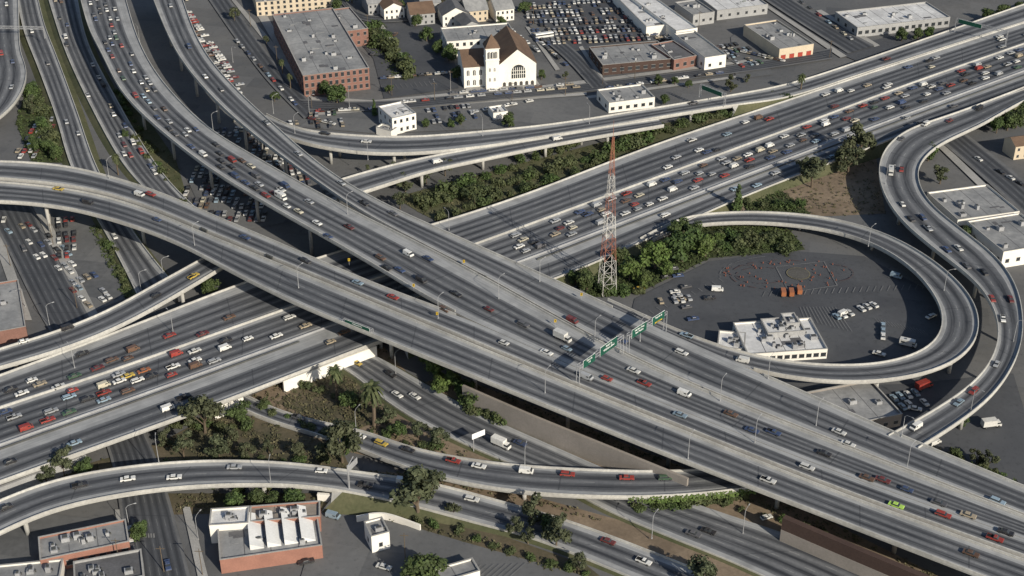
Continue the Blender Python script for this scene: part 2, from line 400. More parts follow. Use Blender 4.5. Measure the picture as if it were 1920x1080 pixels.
ribbon('G2',[(560,632),(640,640),(700,664),(785,712),(865,757),(955,800),(1065,848),(1200,906),(1350,960),(1500,1010),(1720,1100)],[(530,650),(590,665),(650,695),(740,765),(830,815),(930,860),(1030,900),(1130,955),(1250,1006),(1380,1058),(1490,1110)],[.8,.8],4,.14,.12,name='road',bridge=lambda x:False,piers=False,pl=False,pr=True,ph=.6)
ribbon('T1',[(-60,-10),(-40,100),(-40,160),(-60,222)],[(35,-10),(38,90),(50,130),(45,165),(20,205),(-20,235)],[7,7,6],3,.15,.12,label='curved concrete ramp with low parapet')
# ---- E freeway
U1=[(-60,727),(0,705),(150,650),(300,592),(455,532),(650,468),(845,412),(1000,360),(1230,272),(1480,188),(1700,115),(1980,24)]
D12=[(-60,786),(0,765),(200,700),(400,629),(560,572),(740,512),(915,450),(1200,345),(1500,235),(1700,160),(1980,62)]
D23=[(-60,857),(0,835),(200,765),(400,693),(640,605),(800,552),(985,488),(1200,405),(1500,290),(1700,215),(1980,112)]
L3=[(-60,927),(0,905),(200,833),(430,750),(715,640),(880,580),(1065,515),(1210,452),(1400,368),(1640,275),(1760,228),(1980,148)]
eb=dict(bridge=lambda x:x<760,cat='freeway',sm=12)
ribbon('E1',U1,D12,zE,4,.2,.09,pr=False,label='freeway carriageway with grey lanes and concrete shoulders',**eb)
ribbon('E2',D12,D23,zE,4,.1,.12,pl=False,pr=False,label='freeway carriageway crowded with cars',**eb)
ribbon('E3',D23,L3,zE,2,.38,.14,pl=False,label='collector carriageway beside the crowded freeway',**eb)
def barrier(pts,zf,h,name,label,mat=CON,w=.3,keep=None):
    N=100; A=edge(pts,zf,N,12); T=[(A[min(i+1,N-1)]-A[max(i-1,0)]).normalized() for i in range(N)]
    nn=[Vector((-t.y,t.x,0))*w for t in T]
    return strip([a+b for a,b in zip(A,nn)],[a-b for a,b in zip(A,nn)],h,name,mat,keep=keep,label=label,cat='barrier')
barrier(D12,zE,.9,'median_barrier','long concrete median barrier between freeway carriageways',w=.25)
barrier(D23,zE,.8,'median_barrier','long steel guard rail between freeway and collector lanes',STEEL,.15)
barrier(off(D23,8),zE,.7,'guard_rail','low guard rail beside the concrete shoulder strip',DSTEEL,.12,keep=lambda x,y:x>1000)
barrier(off(D23,8),zE,.7,'guard_rail','low guard rail along the bridge concrete strip',DSTEEL,.12,keep=lambda x,y:x<560)
# ---- F, R2, R1
ribbon('F',[(-60,675),(0,655),(100,625),(200,585),(300,530),(380,486),(440,450)],[(-60,708),(0,690),(120,655),(230,610),(330,555),(405,510),(470,470)],[8.5,9,10,10],2,.12,.24,label='curved single ramp with concrete parapets')
ribbon('R2',[(600,350),(680,325),(780,300),(900,277),(1010,258),(1235,224)],[(620,380),(710,352),(800,323),(900,301),(1050,270),(1245,236)],[9,8.5,8,8],2,.2,.22,label='connector ramp with two grey lanes')
ribbon('R1',[(500,215),(560,243),(640,253),(760,258),(900,248),(1050,232),(1230,203),(1350,183),(1480,158),(1650,103),(1980,-12)],[(480,232),(545,262),(620,280),(700,289),(800,287),(920,274),(1050,254),(1230,222),(1370,199),(1480,183),(1640,132),(1980,23)],zR,2,.2,.26,label='long curved connector ramp with concrete parapets',bridge=lambda x:x<1400,sm=10)
# ---- G
ribbon('G1',[(420,722),(520,770),(600,793),(680,808),(760,838),(850,858),(950,872),(1100,882),(1250,885),(1400,876),(1500,862)],[(400,742),(490,785),(590,815),(660,838),(760,878),(850,903),(960,922),(1100,932),(1250,932),(1400,918),(1510,900)],[.9,1.2,3,5,6,6,6],2,.1,.2,label='curved ramp carrying cars with concrete edge wall')
ribbon('G3',[(-60,965),(0,940),(100,902),(250,875),(400,865),(550,870),(660,885),(800,905),(950,945),(1100,990),(1370,1095)],[(-60,1030),(0,1000),(100,957),(250,925),(400,911),(550,911),(640,922),(760,947),(900,985),(1010,1015),(1220,1100)],[8,8,7.5,7,4.5,1.5,.9,.8],2,.16,.22,label='curved ramp on columns with pale concrete parapets',bridge=lambda x:x<660)
# ---- Q, P ramps
ribbon('Q',[(1960,148),(1880,180),(1780,217),(1700,245),(1656,285),(1648,340),(1685,410),(1760,475),(1830,530),(1868,590),(1870,650),(1835,710),(1760,765),(1665,818)],[(1985,160),(1910,195),(1840,235),(1762,272),(1724,308),(1722,345),(1745,385),(1800,430),(1870,485),(1910,550),(1917,640),(1880,720),(1820,778),(1722,842)],[7,8,9,9,9,10,11,12],2,.16,.16,label='S-shaped elevated ramp with concrete parapets',sm=10)
ribbon('P',[(1200,448),(1270,412),(1310,403),(1420,398),(1550,409),(1660,440),(1750,490),(1815,550),(1837,602),(1825,650),(1770,690),(1680,712),(1580,718),(1480,708),(1390,688),(1290,645),(1130,572)],[(1225,450),(1280,428),(1320,421),(1420,418),(1540,430),(1640,460),(1712,507),(1755,560),(1768,600),(1755,640),(1710,668),(1640,684),(1560,686),(1480,680),(1400,664),(1300,632),(1140,562)],[3,3.5,4.5,6,7.5,8,8.5,10,12.5,15.3],2,.16,.14,label='looping elevated ramp around the parking lot',kl=lambda x,y: not(x<1420 and y>520),sm=8)
# ---- D viaducts
D2t=[(335,-25),(365,60),(400,120),(460,185),(520,240),(570,285),(640,338),(730,388),(830,433),(1000,508),(1150,577),(1245,620),(1400,690),(1500,733),(1700,822),(1980,938)]
B12=[(278,-25),(312,60),(345,120),(400,185),(460,240),(530,295),(600,345),(670,393),(760,442),(895,512),(1020,582),(1165,660),(1300,722),(1500,803),(1700,882),(1980,990)]
D1t=[(230,-25),(262,80),(310,160),(390,240),(470,290),(560,342),(660,396),(760,445),(895,515),(1020,585),(1165,663),(1300,725),(1500,806),(1700,885),(1980,993)]
D1l=[(145,-25),(165,50),(190,100),(230,175),(300,245),(400,322),(520,395),(600,440),(700,497),(790,552),(870,594),(1000,652),(1083,690),(1300,778),(1500,858),(1700,932),(1980,1030)]
D3t=[(-60,303),(0,303),(110,310),(200,330),(300,362),(400,405),(500,447),(600,490),(720,540),(800,570),(870,596),(1000,653),(1083,691),(1300,779),(1500,859),(1700,933),(1980,1031)]
MED=[(-60,332),(0,335),(150,352),(270,385),(378,430),(500,480),(700,563),(900,646),(1083,722),(1300,810),(1500,890),(1700,965),(1980,1066)]
D3l=[(-60,378),(0,378),(110,388),(210,412),(330,455),(440,513),(560,572),(700,630),(1000,752),(1250,853),(1480,942),(1830,1078),(1980,1135)]
ribbon('D2',B12,D2t,zD,3,.17,.2,label='long elevated freeway deck with three lanes',kr=[lambda x,y:x<=1140,lambda x,y:x>=1420],sm=12,pier_step=36)
ribbon('D1',D1l,D1t,zD,4,.12,.23,label='long elevated freeway deck crowded with cars',kl=lambda x,y:x<850,pr=True,sm=12,pier_step=36)
ribbon('D3a',MED,D3t,zD,2,.18,.2,label='elevated freeway deck joining the main viaduct',kr=lambda x,y:x<850,sm=12,pier_step=36)
ribbon('D3b',D3l,off(MED,7),zD,3,.13,.15,label='outer elevated freeway deck with empty lanes',sm=12,pier_step=36)
# ---------------- vehicles
CC=dict(w=(.80,.79,.75),s=(.42,.43,.44),r=(.34,.045,.035),k=(.025,.025,.03),b=(.05,.08,.17),y=(.60,.43,.08),g=(.06,.12,.07),o=(.42,.15,.06),t=(.42,.35,.25),n=(.15,.085,.055),l=(.3,.40,.48),c=(.62,.57,.44),m=(.17,.035,.035),d=(.12,.12,.13),G=(.45,.70,.12))
CN=dict(w='white',s='silver',r='red',k='black',b='dark blue',y='yellow',g='dark green',o='orange',t='tan',n='brown',l='light blue',c='cream',m='maroon',d='dark grey',G='lime green')
POOL='wwwwwwwwsssssskkkkdddbbbbrrtttccnnlmsg'
def body(mb,k,gl=None,wh=None,gi=1,ti=2):
    gl=gl or mb
    def lower(L,w,h,nose,tail,z0=.28):
        a=L/2; mb.frus(-a+.05,a-.05,w*.96,z0,-a,a,w,z0+.25,0,skip=(1,))
        mb.frus(-a,a,w,z0+.25,-a+tail,a-nose,w*.93,h,0,skip=(0,))
        mb.box(a-.03,a+.07,-w*.92,w*.92,z0+.1,z0+.3,3); mb.box(-a-.07,-a+.03,-w*.92,w*.92,z0+.1,z0+.3,3)
    if k=='sedan':
        lower(4.9,.9,.88,.12,.1); gl.frus(-1.55,1.05,.82,.86,-1.0,.4,.66,1.33,gi,skip=(0,)); mb.frus(-1.05,.45,.69,1.31,-.95,.35,.62,1.39,0)
    elif k=='wagon':
        lower(4.9,.9,.88,.12,.05); gl.frus(-2.3,1.05,.82,.86,-2.1,.4,.68,1.36,gi,skip=(0,)); mb.frus(-2.15,.45,.71,1.34,-2.05,.35,.64,1.42,0)
    elif k=='hatch':
        lower(4.0,.83,.86,.15,.1); gl.frus(-1.85,.85,.77,.84,-1.35,.2,.62,1.28,gi,skip=(0,)); mb.frus(-1.4,.25,.65,1.26,-1.3,.15,.6,1.34,0)
    elif k=='pickup':
        lower(5.1,.93,.95,.12,.03,.4); gl.frus(-.5,1.05,.84,.93,-.35,.5,.7,1.5,gi,skip=(0,)); mb.frus(-.4,.55,.73,1.48,-.32,.45,.66,1.56,0)
        mb.box(-2.42,-.62,-.76,.76,.955,.965,2)
        for y in(-.86,.8): mb.box(-2.5,-.6,y,y+.06,.95,1.08,0)
    elif k=='van':
        mb.frus(-2.4,2.2,.97,.35,-2.4,2.35,.98,.9,0,skip=(1,)); mb.frus(-2.4,2.35,.98,.9,-2.35,1.9,.95,1.25,0,skip=(0,1)); mb.frus(-2.35,1.55,.95,1.25,-2.3,1.3,.85,1.98,0)
        gl.frus(1.5,1.93,.93,1.24,1.3,1.38,.82,1.85,gi,skip=(0,)); gl.box(.3,1.2,-.97,.97,1.3,1.7,gi,skip=(1,)); mb.box(2.3,2.45,-.9,.9,.4,.6,3)
    elif k=='truck':
        mb.box(-3.6,1.5,-1.2,1.2,.95,3.3,0); mb.box(-3.5,3.2,-.5,.5,.5,.9,3)
        mb.frus(1.6,3.5,1.0,.5,1.6,3.4,1.0,1.5,0); gl.frus(1.6,3.35,.98,1.5,1.65,2.9,.9,2.25,gi,skip=(0,)); mb.frus(1.6,2.95,.92,2.24,1.65,2.8,.85,2.32,0)
    elif k=='bus':
        mb.box(-5.5,5.5,-1.25,1.25,.4,1.5,0,skip=(1,)); mb.frus(-5.5,5.5,1.25,2.3,-5.35,5.35,1.1,2.9,0); gl.box(-5.45,5.45,-1.2,1.2,1.5,2.3,gi,skip=(0,1))
    elif k=='rv':
        mb.box(-3.2,1.6,-1.1,1.1,.5,2.8,0); gl.box(-2.6,-1.2,-1.13,1.13,1.6,2.2,gi); mb.frus(1.6,3.2,1.0,.45,1.6,3.1,1.0,1.3,0); gl.frus(1.6,2.7,.98,1.3,1.62,2.1,.9,1.95,gi); mb.box(1.0,2.5,-1.05,1.05,1.98,2.75,0); mb.box(-1.5,-.7,-.4,.4,2.8,3.0,3)
WB=dict(sedan=(1.45,.82,.32),wagon=(1.45,.82,.32),hatch=(1.2,.76,.3),pickup=(1.55,.85,.37),van=(1.5,.88,.34),truck=(2.4,1.0,.48),bus=(3.4,1.12,.5),rv=(2.0,.95,.42))
VM={}
def wheelmesh(r):
    m=MB(); m.cyl((0,-.11,0),(0,.11,0),r,r,12,0); m.cyl((0,-.125,0),(0,.125,0),r*.5,r*.5,8,1); return m.mesh('wheel',[TYRE,CHR])
for k in WB:
    a=MB();g=MB(); body(a,k,g); w=WB[k]
    full=MB(); body(full,k)
    for sx in(-1,1):
        for sy in(-1,1): full.cyl((sx*w[0],sy*w[1]-.1,w[2]),(sx*w[0],sy*w[1]+.1,w[2]),w[2],w[2],8,2)
    ms=[PAINT,GLASS,TYRE,CHR]
    VM[k]=(a.mesh(k+'_body',ms),g.mesh(k+'_windows',ms),wheelmesh(w[2]),full.mesh(k+'_far',ms))
KN=dict(sedan='car',wagon='car',hatch='car',pickup='pickup_truck',van='van',truck='delivery_truck',bus='bus',rv='camper_van')
KD=dict(sedan='sedan',wagon='station wagon',hatch='hatchback',pickup='pickup truck',van='van',truck='box truck',bus='bus',rv='motorhome')
ncar=[0]; OCC=[]
def place(k,c,p,ang,where='driving on the freeway',group='vehicles driving on the freeway',near=True,sc=None):
    for q in OCC:
        if abs(q[0]-p.x)<3.2 and abs(q[1]-p.y)<3.2 and abs(q[2]-p.z)<2: return
    OCC.append(tuple(p)); ncar[0]+=1
    far=not near
    o=ob(KN[k],VM[k][3 if far else 0],loc=p,label='%s %s %s'%(CN[c],KD[k],where),cat='car' if KN[k]=='car' else KD[k],group=group)
    o.rotation_euler=(0,0,ang); v=CC[c]; f=U(.75,1.05); o.color=(v[0]*f,v[1]*f,v[2]*f,1)
    if sc: o.scale=(sc,sc,sc)
    if not far:
        ob('window',VM[k][1],par=o); w=WB[k]
        for sx in(-1,1):
            for sy in(-1,1): ob('wheel',VM[k][2],loc=(sx*w[0],sy*w[1],w[2]),par=o)
    return o
def kindr():
    r=R(); return 'sedan' if r<.5 else 'wagon' if r<.63 else 'hatch' if r<.82 else 'pickup' if r<.91 else 'van'
def on(key,lst,flip=1):
    r=RIB[key]
    for it in lst:
        x,y=it[0],it[1]; c=it[2] if len(it)>2 else random.choice(POOL); k=it[3] if len(it)>3 else kindr()
        i=min(range(len(r['px'])),key=lambda j:(r['px'][j][0]-x)**2+((r['px'][j][1]-y)*1.6)**2)
        t=r['T'][i]; z=r['C'][i].z+.02; p=W(x,y,z)
        place(k,c,p,math.atan2(t.y*flip,t.x*flip),near=y>330)
def flow(key,x0,x1,gap,lanes=None,flip=1,pool=POOL,ymin=-5):
    r=RIB[key]; n=r['n']
    for ln in (lanes if lanes is not None else range(n)):
        s=U(0,gap); f=r['sl']+(1-r['sl']-r['sr'])*(ln+.5)/n; S=r['s']
        while s<S[-1]-3:
            i=next(j for j in range(len(S)) if S[j]>=s); i=max(i,1); t=(s-S[i-1])/(S[i]-S[i-1])
            ff=f+U(-.02,.02); a=r['A'][i-1].lerp(r['B'][i-1],ff); b=r['A'][i].lerp(r['B'][i],ff); p=a.lerp(b,t); x,y=PX(p)
            if x0<x<x1 and ymin<y<1090:
                d=r['T'][i]; p.z+=.02; place(kindr(),random.choice(pool),p,math.atan2(d.y*flip,d.x*flip),near=y>330)
            s+=6.8+random.expovariate(1/gap)
on('D3a',[(110,356,'y'),(262,367,'w'),(283,366,'r'),(460,447,'b'),(573,491,'k'),(671,532,'l'),(737,559,'r'),(945,645,'w'),(1100,710,'s'),(1138,712,'r'),(1275,780,'l'),(1513,878,'w'),(1625,898,'n'),(1655,902,'m'),(1680,950,'G'),(1768,967,'r'),(1815,968,'t'),(1865,1012,'r','pickup'),(1885,1000,'k')])
on('D3b',[(165,381,'k'),(295,414,'b'),(1440,903,'w','pickup'),(1820,1040,'n')])
on('D1',[(527,372,'w','rv'),(560,398,'c'),(595,420,'w'),(655,428,'m'),(552,404,'g'),(480,332,'d'),(766,479,'w','van'),(803,487,'b'),(714,485,'n'),(725,504,'k'),(750,508,'b'),(790,527,'k','van'),(778,533,'k'),(855,553,'k'),(833,582,'n','wagon'),(917,582,'m'),(981,610,'d'),(1025,663,'w'),(1055,637,'w','truck'),(1063,656,'l'),(1188,697,'w'),(1208,721,'r','pickup'),(1283,741,'w'),(1370,778,'n'),(1410,809,'b'),(1450,813,'b'),(1545,852,'k'),(1590,835,'w'),(1700,920,'b'),(1760,945,'d'),(615,445,'b'),(580,380,'s')])
on('D2',[(683,383,'k','pickup'),(737,402,'d'),(640,345,'s'),(500,232,'s'),(385,145,'w'),(415,170,'d'),(320,12,'s'),(355,90,'b'),(1073,604,'m'),(1278,663,'w'),(1573,812,'w'),(1870,942,'l','wagon'),(560,290,'s'),(1165,640,'b')])
on('P',[(1287,631,'l','pickup'),(1392,678,'w','van')])
on('Q',[(1670,325,'w','rv'),(1692,385,'w'),(1708,412,'k'),(1740,430,'s'),(1775,470,'b'),(1797,467,'w'),(1812,500,'d'),(1845,512,'k'),(1860,562,'r'),(1895,563,'m'),(1880,600,'w'),(1868,685,'s'),(1825,735,'r'),(1797,757,'l'),(1717,803,'w'),(1735,235,'w'),(1690,262,'d'),(1780,228,'m'),(1835,205,'k'),(1730,410,'b'),(1690,320,'r')])
on('F',[(45,642,'w'),(127,617,'k'),(293,555,'k'),(363,520,'y')])
on('G1',[(676,820,'w'),(715,833,'y'),(765,845,'k'),(850,866,'r','pickup'),(898,876,'w'),(987,886,'w'),(1064,891,'r','wagon'),(1175,898,'r'),(1248,898,'g'),(560,785,'d')])
on('G2',[(670,683,'y'),(733,704,'k'),(745,742,'w'),(778,745,'w'),(940,837,'w','truck'),(975,833,'b'),(1300,1003,'d'),(1328,998,'k')])
on('G3',[(150,912,'k'),(240,900,'w'),(327,897,'w'),(440,878,'s'),(603,885,'w'),(685,911,'k','pickup'),(757,905,'w','van'),(885,938,'w'),(1140,1017,'m'),(1207,1055,'w'),(12,953,'k')])
on('E1',[(155,665,'k'),(210,677,'n','wagon'),(380,628,'m'),(430,597,'n'),(1325,287,'b'),(1442,225,'r'),(1573,172,'w','van'),(1665,160,'w'),(1743,115,'k'),(60,715,'w'),(20,732,'k'),(75,722,'t'),(110,727,'w'),(1662,112,'m')])
on('E2',[(543,597,'w','wagon'),(573,613,'t'),(518,632,'w'),(465,637,'w'),(422,655,'w'),(423,640,'k'),(365,660,'w'),(367,688,'n','van'),(325,690,'w','pickup'),(270,697,'o'),(240,707,'y'),(258,715,'w'),(322,705,'r'),(240,735,'n','wagon'),(195,739,'r'),(195,725,'c'),(195,752,'l'),(130,746,'l'),(130,775,'g'),(90,790,'r'),(50,805,'r'),(1222,348,'w','van'),(1376,313,'w','van'),(1443,275,'w','van'),(1190,385,'r'),(1050,430,'m'),(1405,302,'r'),(1548,235,'w','van'),(1835,130,'r','van')])
on('E3',[(620,643,'t'),(315,768,'w','van'),(345,747,'k'),(140,833,'l'),(1247,405,'w'),(645,625,'n'),(20,868,'k'),(1700,222,'s'),(1823,210,'d')])
on('R1',[(687,267,'w'),(610,252,'k'),(1300,195,'d')]); on('R2',[(820,305,'w'),(1045,262,'w')])
on('T2',[(60,60,'w'),(125,230,'s'),(147,252,'s'),(90,120,'d'),(215,445,'w')]); on('T3',[(165,180,'s'),(208,200,'t'),(250,270,'w'),(290,325,'w'),(125,85,'k'),(245,293,'r')])
on('S1',[(120,800,'k'),(315,1062,'b'),(45,468,'d')])
flow('E2',960,1930,7.5); flow('E2',-20,420,11)
flow('D1',100,560,9.5)
flow('E1',-20,360,34,lanes=[2,3]); flow('E1',1250,1930,60); flow('E3',1300,1930,45)
flow('T3',80,330,60);flow('T1',0,60,50)
print('moving vehicles',ncar[0])
# ---------------- parked cars too many to count individually
LM=MB(); NL=[0]
def lowcar(c,z,a,col):
    t=MB(); f=U(.7,1.0)
    L=U(2.0,2.45); t.frus(-L,L,.86,.25,-L+.05,L-.05,.84,.86,0,skip=(0,)); t.frus(-1.4,1.0,.8,.86,-.95,.4,.64,1.3,1,skip=(0,1)); t.frus(-.98,.43,.66,1.3,-.9,.35,.62,1.37,0,skip=(0,))
    k=len(LM.v); ca,sa=math.cos(a),math.sin(a)
    for v in t.v: LM.v.append((c.x+v[0]*ca-v[1]*sa,c.y+v[0]*sa+v[1]*ca,z+v[2]))
    LM.cc=tuple(q*f for q in CC[col])
    for fc,m in zip(t.f,t.m): LM.face([k+j for j in fc],m)
    NL[0]+=1
def lot(p0,p1,p2,fill=.85,pool=POOL,row=8.5,step=2.9,z=.5,ang=0):
    a,b,c=W(*p0),W(*p1),W(*p2); u=(b-a);L=u.length;u.normalize(); v=(c-a); v-=u*v.dot(u); D=v.length; v.normalize()
    y=2.6;i=0
    while y<=D+.5:
        x=1.5
        while x<L:
            if R()<fill:
                q=a+u*(x+U(-.25,.25))+v*(y+U(-.5,.5)); lowcar(q,z,math.atan2(v.y,v.x)+ang+U(-.06,.06)+(math.pi if R()<.5 else 0),random.choice(pool))
            x+=step*U(.97,1.1)
        y+= 5.5 if i%2==0 else row; i+=1
WP='wwwwwssssccllddkbbdtnm'
lot((1005,88),(1225,78),(965,5),.8,'wwwwwssssttkkbbrnncdd',9)
lot((320,420),(500,420),(300,240),.82,WP,7)
lot((500,360),(590,350),(400,240),.78,WP,7)
lot((20,300),(62,300),(5,225),.75,'rwwkstdnns')
lot((165,582),(225,560),(100,410),.55,'wwsskmblt',9)
lot((105,490),(150,484),(92,410),.85,'rwrwmwk',8)
lot((345,20),(360,18),(315,-40),.5)
lot((1390,130),(1450,118),(1350,85),.65)
lot((580,245),(650,240),(570,215),.5)
lot((810,235),(900,225),(800,205),.5,'wmskb')
lot((1210,580),(1300,568),(1195,560),.5)
lot((1570,605),(1650,580),(1560,585),.9,'wwwwlw',30)
lot((1260,100),(1130,-5),(1290,95),.5)
lot((1340,600),(1270,500),(1300,600),.35)
lot((1690,775),(1740,765),(1680,745),.8,'wwwl')
for (xa,ya),(xb,yb),n,pl in [((352,25),(452,165),30,'wwmrwsws'),((340,30),(448,180),24,'wrwwskn'),((590,212),(760,205),12,POOL),((830,180),(1090,160),15,POOL),((570,222),(640,240),6,POOL),((1090,150),(1000,70),14,POOL),((880,215),(1010,190),10,'wwskm'),((1500,5),(1600,80),8,POOL),((690,112),(750,60),5,POOL),((12,400),(2,440),4,POOL),((240,980),(255,1060),5,POOL),((1655,640),(1655,600),4,'wl'),((960,60),(1010,100),8,'wwsb'),((1830,300),(1915,350),5,'wskr'),((1370,95),(1470,118),10,POOL),((440,75),(560,205),12,POOL),((700,200),(1090,166),18,POOL),((1130,170),(1380,136),12,POOL),((715,150),(840,140),9,POOL)]:
    for i in range(n):
        if R()<.8:
            t=(i+U(.2,.8))/n; p=W(xa+(xb-xa)*t,ya+(yb-ya)*t); d=W(xb,yb)-W(xa,ya); lowcar(p,.75,math.atan2(d.y,d.x)+(math.pi/2 if pl[:3] in('wwm','wrw') else 0),random.choice(pl))
o=ob('parked_cars',LM.mesh('parked_cars',[PAINTS,GLASS]),kind='stuff'); o['label']='hundreds of parked cars filling the city lots'; o['category']='parked cars'
print('lot cars',NL[0])
for x,y,k,c in [(1020,70,'bus','w'),(625,970,'van','l'),(632,982,'van','l'),(720,1065,'sedan','w'),(575,1055,'sedan','k'),(1580,590,'van','w'),(1345,545,'van','w'),(1745,595,'sedan','w'),(1648,665,'sedan','w'),(1752,832,'van','w'),(1437,972,'hatch','w'),(1198,543,'sedan','y'),(1702,648,'rv','w'),(600,705,'sedan','w'),(1330,560,'sedan','k'),(1715,768,'sedan','w'),(1858,800,'truck','w'),(1680,520,'van','l'),(1725,765,'van','w')]:
    place(k,c,W(x,y,.5),U(-.6,.9),'parked on the asphalt','parked vehicles',y>330)
# ---------------- buildings
WIN={}
def winmesh(w,h,mat=GLASS):
    kk=(w,h,mat.name)
    if kk not in WIN:
        m=MB(); m.box(-w/2,w/2,-.06,.05,0,h,0); m.box(-w/2-.12,w/2+.12,-.12,.05,-.15,0,1); m.box(-w/2-.1,w/2+.1,-.09,.05,h,h+.12,1); WIN[kk]=m.mesh('window',[mat,PAVE])
    return WIN[kk]
def building(P0,P1,P2,h,wm,rm,label,cat='building',win=None,units=3,name='flat_roof_building',saw=0,wpar=.7,doors=0,gable=0):
    A,B,C=W(*P0,h),W(*P1,h),W(*P2,h); u=B-A;Lx=u.length;u.normalize(); v=Vector((-u.y,u.x,0)); Ly=abs((C-A).dot(v))
    ang=math.atan2(u.y,u.x); o=ob(name,None,loc=(A.x,A.y,0),label=label,cat=cat); o.rotation_euler=(0,0,ang)
    t=.3
    m=MB()
    for (x0,x1,y0,y1) in((0,Lx,0,t),(0,Lx,Ly-t,Ly),(0,t,t,Ly-t),(Lx-t,Lx,t,Ly-t)): m.box(x0,x1,y0,y1,0,h,0)
    ob('wall',m.mesh('wall',[wm]),par=o)
    m=MB()
    if gable:
        e=.5; z0=h+.003
        if gable==1: m.poly([(-e,-e,z0),(Lx+e,-e,z0),(Lx+e,Ly/2,z0+Ly*.28),(-e,Ly/2,z0+Ly*.28)]); m.poly([(-e,Ly/2,z0+Ly*.28),(Lx+e,Ly/2,z0+Ly*.28),(Lx+e,Ly+e,z0),(-e,Ly+e,z0)]); m.poly([(0,0,z0),(0,Ly/2,z0+Ly*.27),(0,Ly,z0)],1); m.poly([(Lx,0,z0),(Lx,Ly,z0),(Lx,Ly/2,z0+Ly*.27)],1)
        else: m.poly([(-e,-e,z0),(Lx/2,-e,z0+Lx*.28),(Lx/2,Ly+e,z0+Lx*.28),(-e,Ly+e,z0)]); m.poly([(Lx/2,-e,z0+Lx*.28),(Lx+e,-e,z0),(Lx+e,Ly+e,z0),(Lx/2,Ly+e,z0+Lx*.28)]); m.poly([(0,0,z0),(Lx,0,z0),(Lx/2,0,z0+Lx*.27)],1); m.poly([(0,Ly,z0),(Lx/2,Ly,z0+Lx*.27),(Lx,Ly,z0)],1)
    else:
        m.box(t,Lx-t,t,Ly-t,h-wpar-.3,h-wpar,0)
        for (x0,x1,y0,y1) in((-.1,Lx+.1,-.1,t+.1),(-.1,Lx+.1,Ly-t-.1,Ly+.1),(-.1,t+.1,t+.1,Ly-t-.1),(Lx-t-.1,Lx+.1,t+.1,Ly-t-.1)): m.box(x0,x1,y0,y1,h+.002,h+.14,1)
        k=int(Lx/7)
        for i in range(1,k): x=Lx*i/k+U(-1,1); m.box(x-.12,x+.12,t,Ly-t,h-wpar,h-wpar+.03,2)
        for i in range(int(Lx*Ly/160) if units>3 else 2):
            x,y=U(1,max(1.1,Lx-5)),U(1,max(1.1,Ly-5)); m.box(x,min(x+U(1.5,5),Lx-.5),y,min(y+U(1,4),Ly-.5),h-wpar,h-wpar+.05+.012*i,random.choice([2,3]))
    ob('roof',m.mesh('roof',[rm,wm if gable else PAVE,ROOFD,ROOFG]),par=o)
    if not gable:
        for i in range(units):
            w,d,q=U(1,2.8),U(1,2.4),U(.7,1.9); x,y=U(2,max(2.1,Lx-4)),U(2,max(2.1,Ly-4)); m=MB(); m.box(0,w,0,d,h-wpar,h-wpar+q,0); m.box(w*.2,w*.8,d*.2,d*.8,h-wpar+q,h-wpar+q+.25,1); m.cyl((w+.5,d/2,h-wpar),(w+.5,d/2,h-wpar+.8),.2,.2,6,1)
            ob('rooftop_unit',m.mesh('rooftop_unit',[STEEL,DSTEEL]),loc=(x,y,0),par=o)
    if saw:
        for i in range(saw):
            x0=Lx*.3+i*(Lx*.68)/saw; w=(Lx*.68)/saw*.8; m=MB(); z=h-wpar; y0=Ly*.15; y1=Ly*.88; m.hexa([(x0,y0,z),(x0+w,y0,z),(x0+w,y1,z),(x0,y1,z),(x0,y0,z+2.2),(x0+w,y0,z+.3),(x0+w,y1,z+.3),(x0,y1,z+2.2)],0); m.poly([(x0-.02,y0+.4,z+.4),(x0-.02,y1-.4,z+.4),(x0-.02,y1-.4,z+2.),(x0-.02,y0+.4,z+2.)],1)
            ob('skylight',m.mesh('skylight',[SKYL,GLASS]),par=o)
    if win:
        rows,cols,sc,w,hh=win; me=winmesh(w,hh)
        for r_ in range(rows):
            z=h/rows*r_+h/rows*.3
            for c_ in range(cols): ob('window',me,loc=(Lx*(c_+.5)/cols,0,z),par=o)
            for c_ in range(sc):
                q=ob('window',me,loc=(0 if ang>0 else Lx,Ly*(c_+.5)/sc,z),par=o); q.rotation_euler=(0,0,-math.pi/2 if ang>0 else math.pi/2)
    for i in range(doors):
        m=MB(); m.box(-1.5,1.5,-.08,.05,0,3.2,0); m.box(-1.6,1.6,-.12,.05,3.2,3.35,1); ob('door',m.mesh('door',[RED if doors>2 else DSTEEL,PAVE]),loc=(Lx*(i+.5)/doors,-.01,0),par=o)
    return o
building((568,142),(692,127),(500,28),12,BRICK,ROOFG,'long brick school building with flat gravel roof',win=(3,11,14,1.6,2.2),units=12,name='school_building')
building((640,60),(690,53),(605,20),10,BRICK,ROOFG,'lower brick wing behind the school',win=(2,4,0,1.5,1.8),units=2)
building((480,4),(620,-8),(460,-35),9,CREAM,ROOFG,'cream apartment building with rows of windows',win=(3,12,0,1.5,1.6),units=3)
building((838,78),(968,68),(825,52),9,WHITE,ROOFG,'white stucco building with flat roof behind church',win=(2,10,3,1.6,1.8),units=4)
building((1130,122),(1262,110),(1104,88),6,BROWN,ROOFG,'low brown building with grey roof',win=(1,9,4,2.2,1.8),units=9)
building((1264,112),(1306,104),(1238,80),6.5,BRICK,ROOFD,'small brick shop with dark flat roof',win=(1,3,2,2,2),units=2)
building((1212,50),(1250,46),(1140,-12),6,WHITE,ROOFW,'long narrow white warehouse',units=3)
building((1268,58),(1308,52),(1190,-12),7,WHITE,ROOFW,'long narrow pale blue-white warehouse',units=2)
building((1322,108),(1362,102),(1272,62),8,WHITE,ROOFG,'white warehouse end with flat roof',win=(1,2,5,1.6,1.6),units=1)
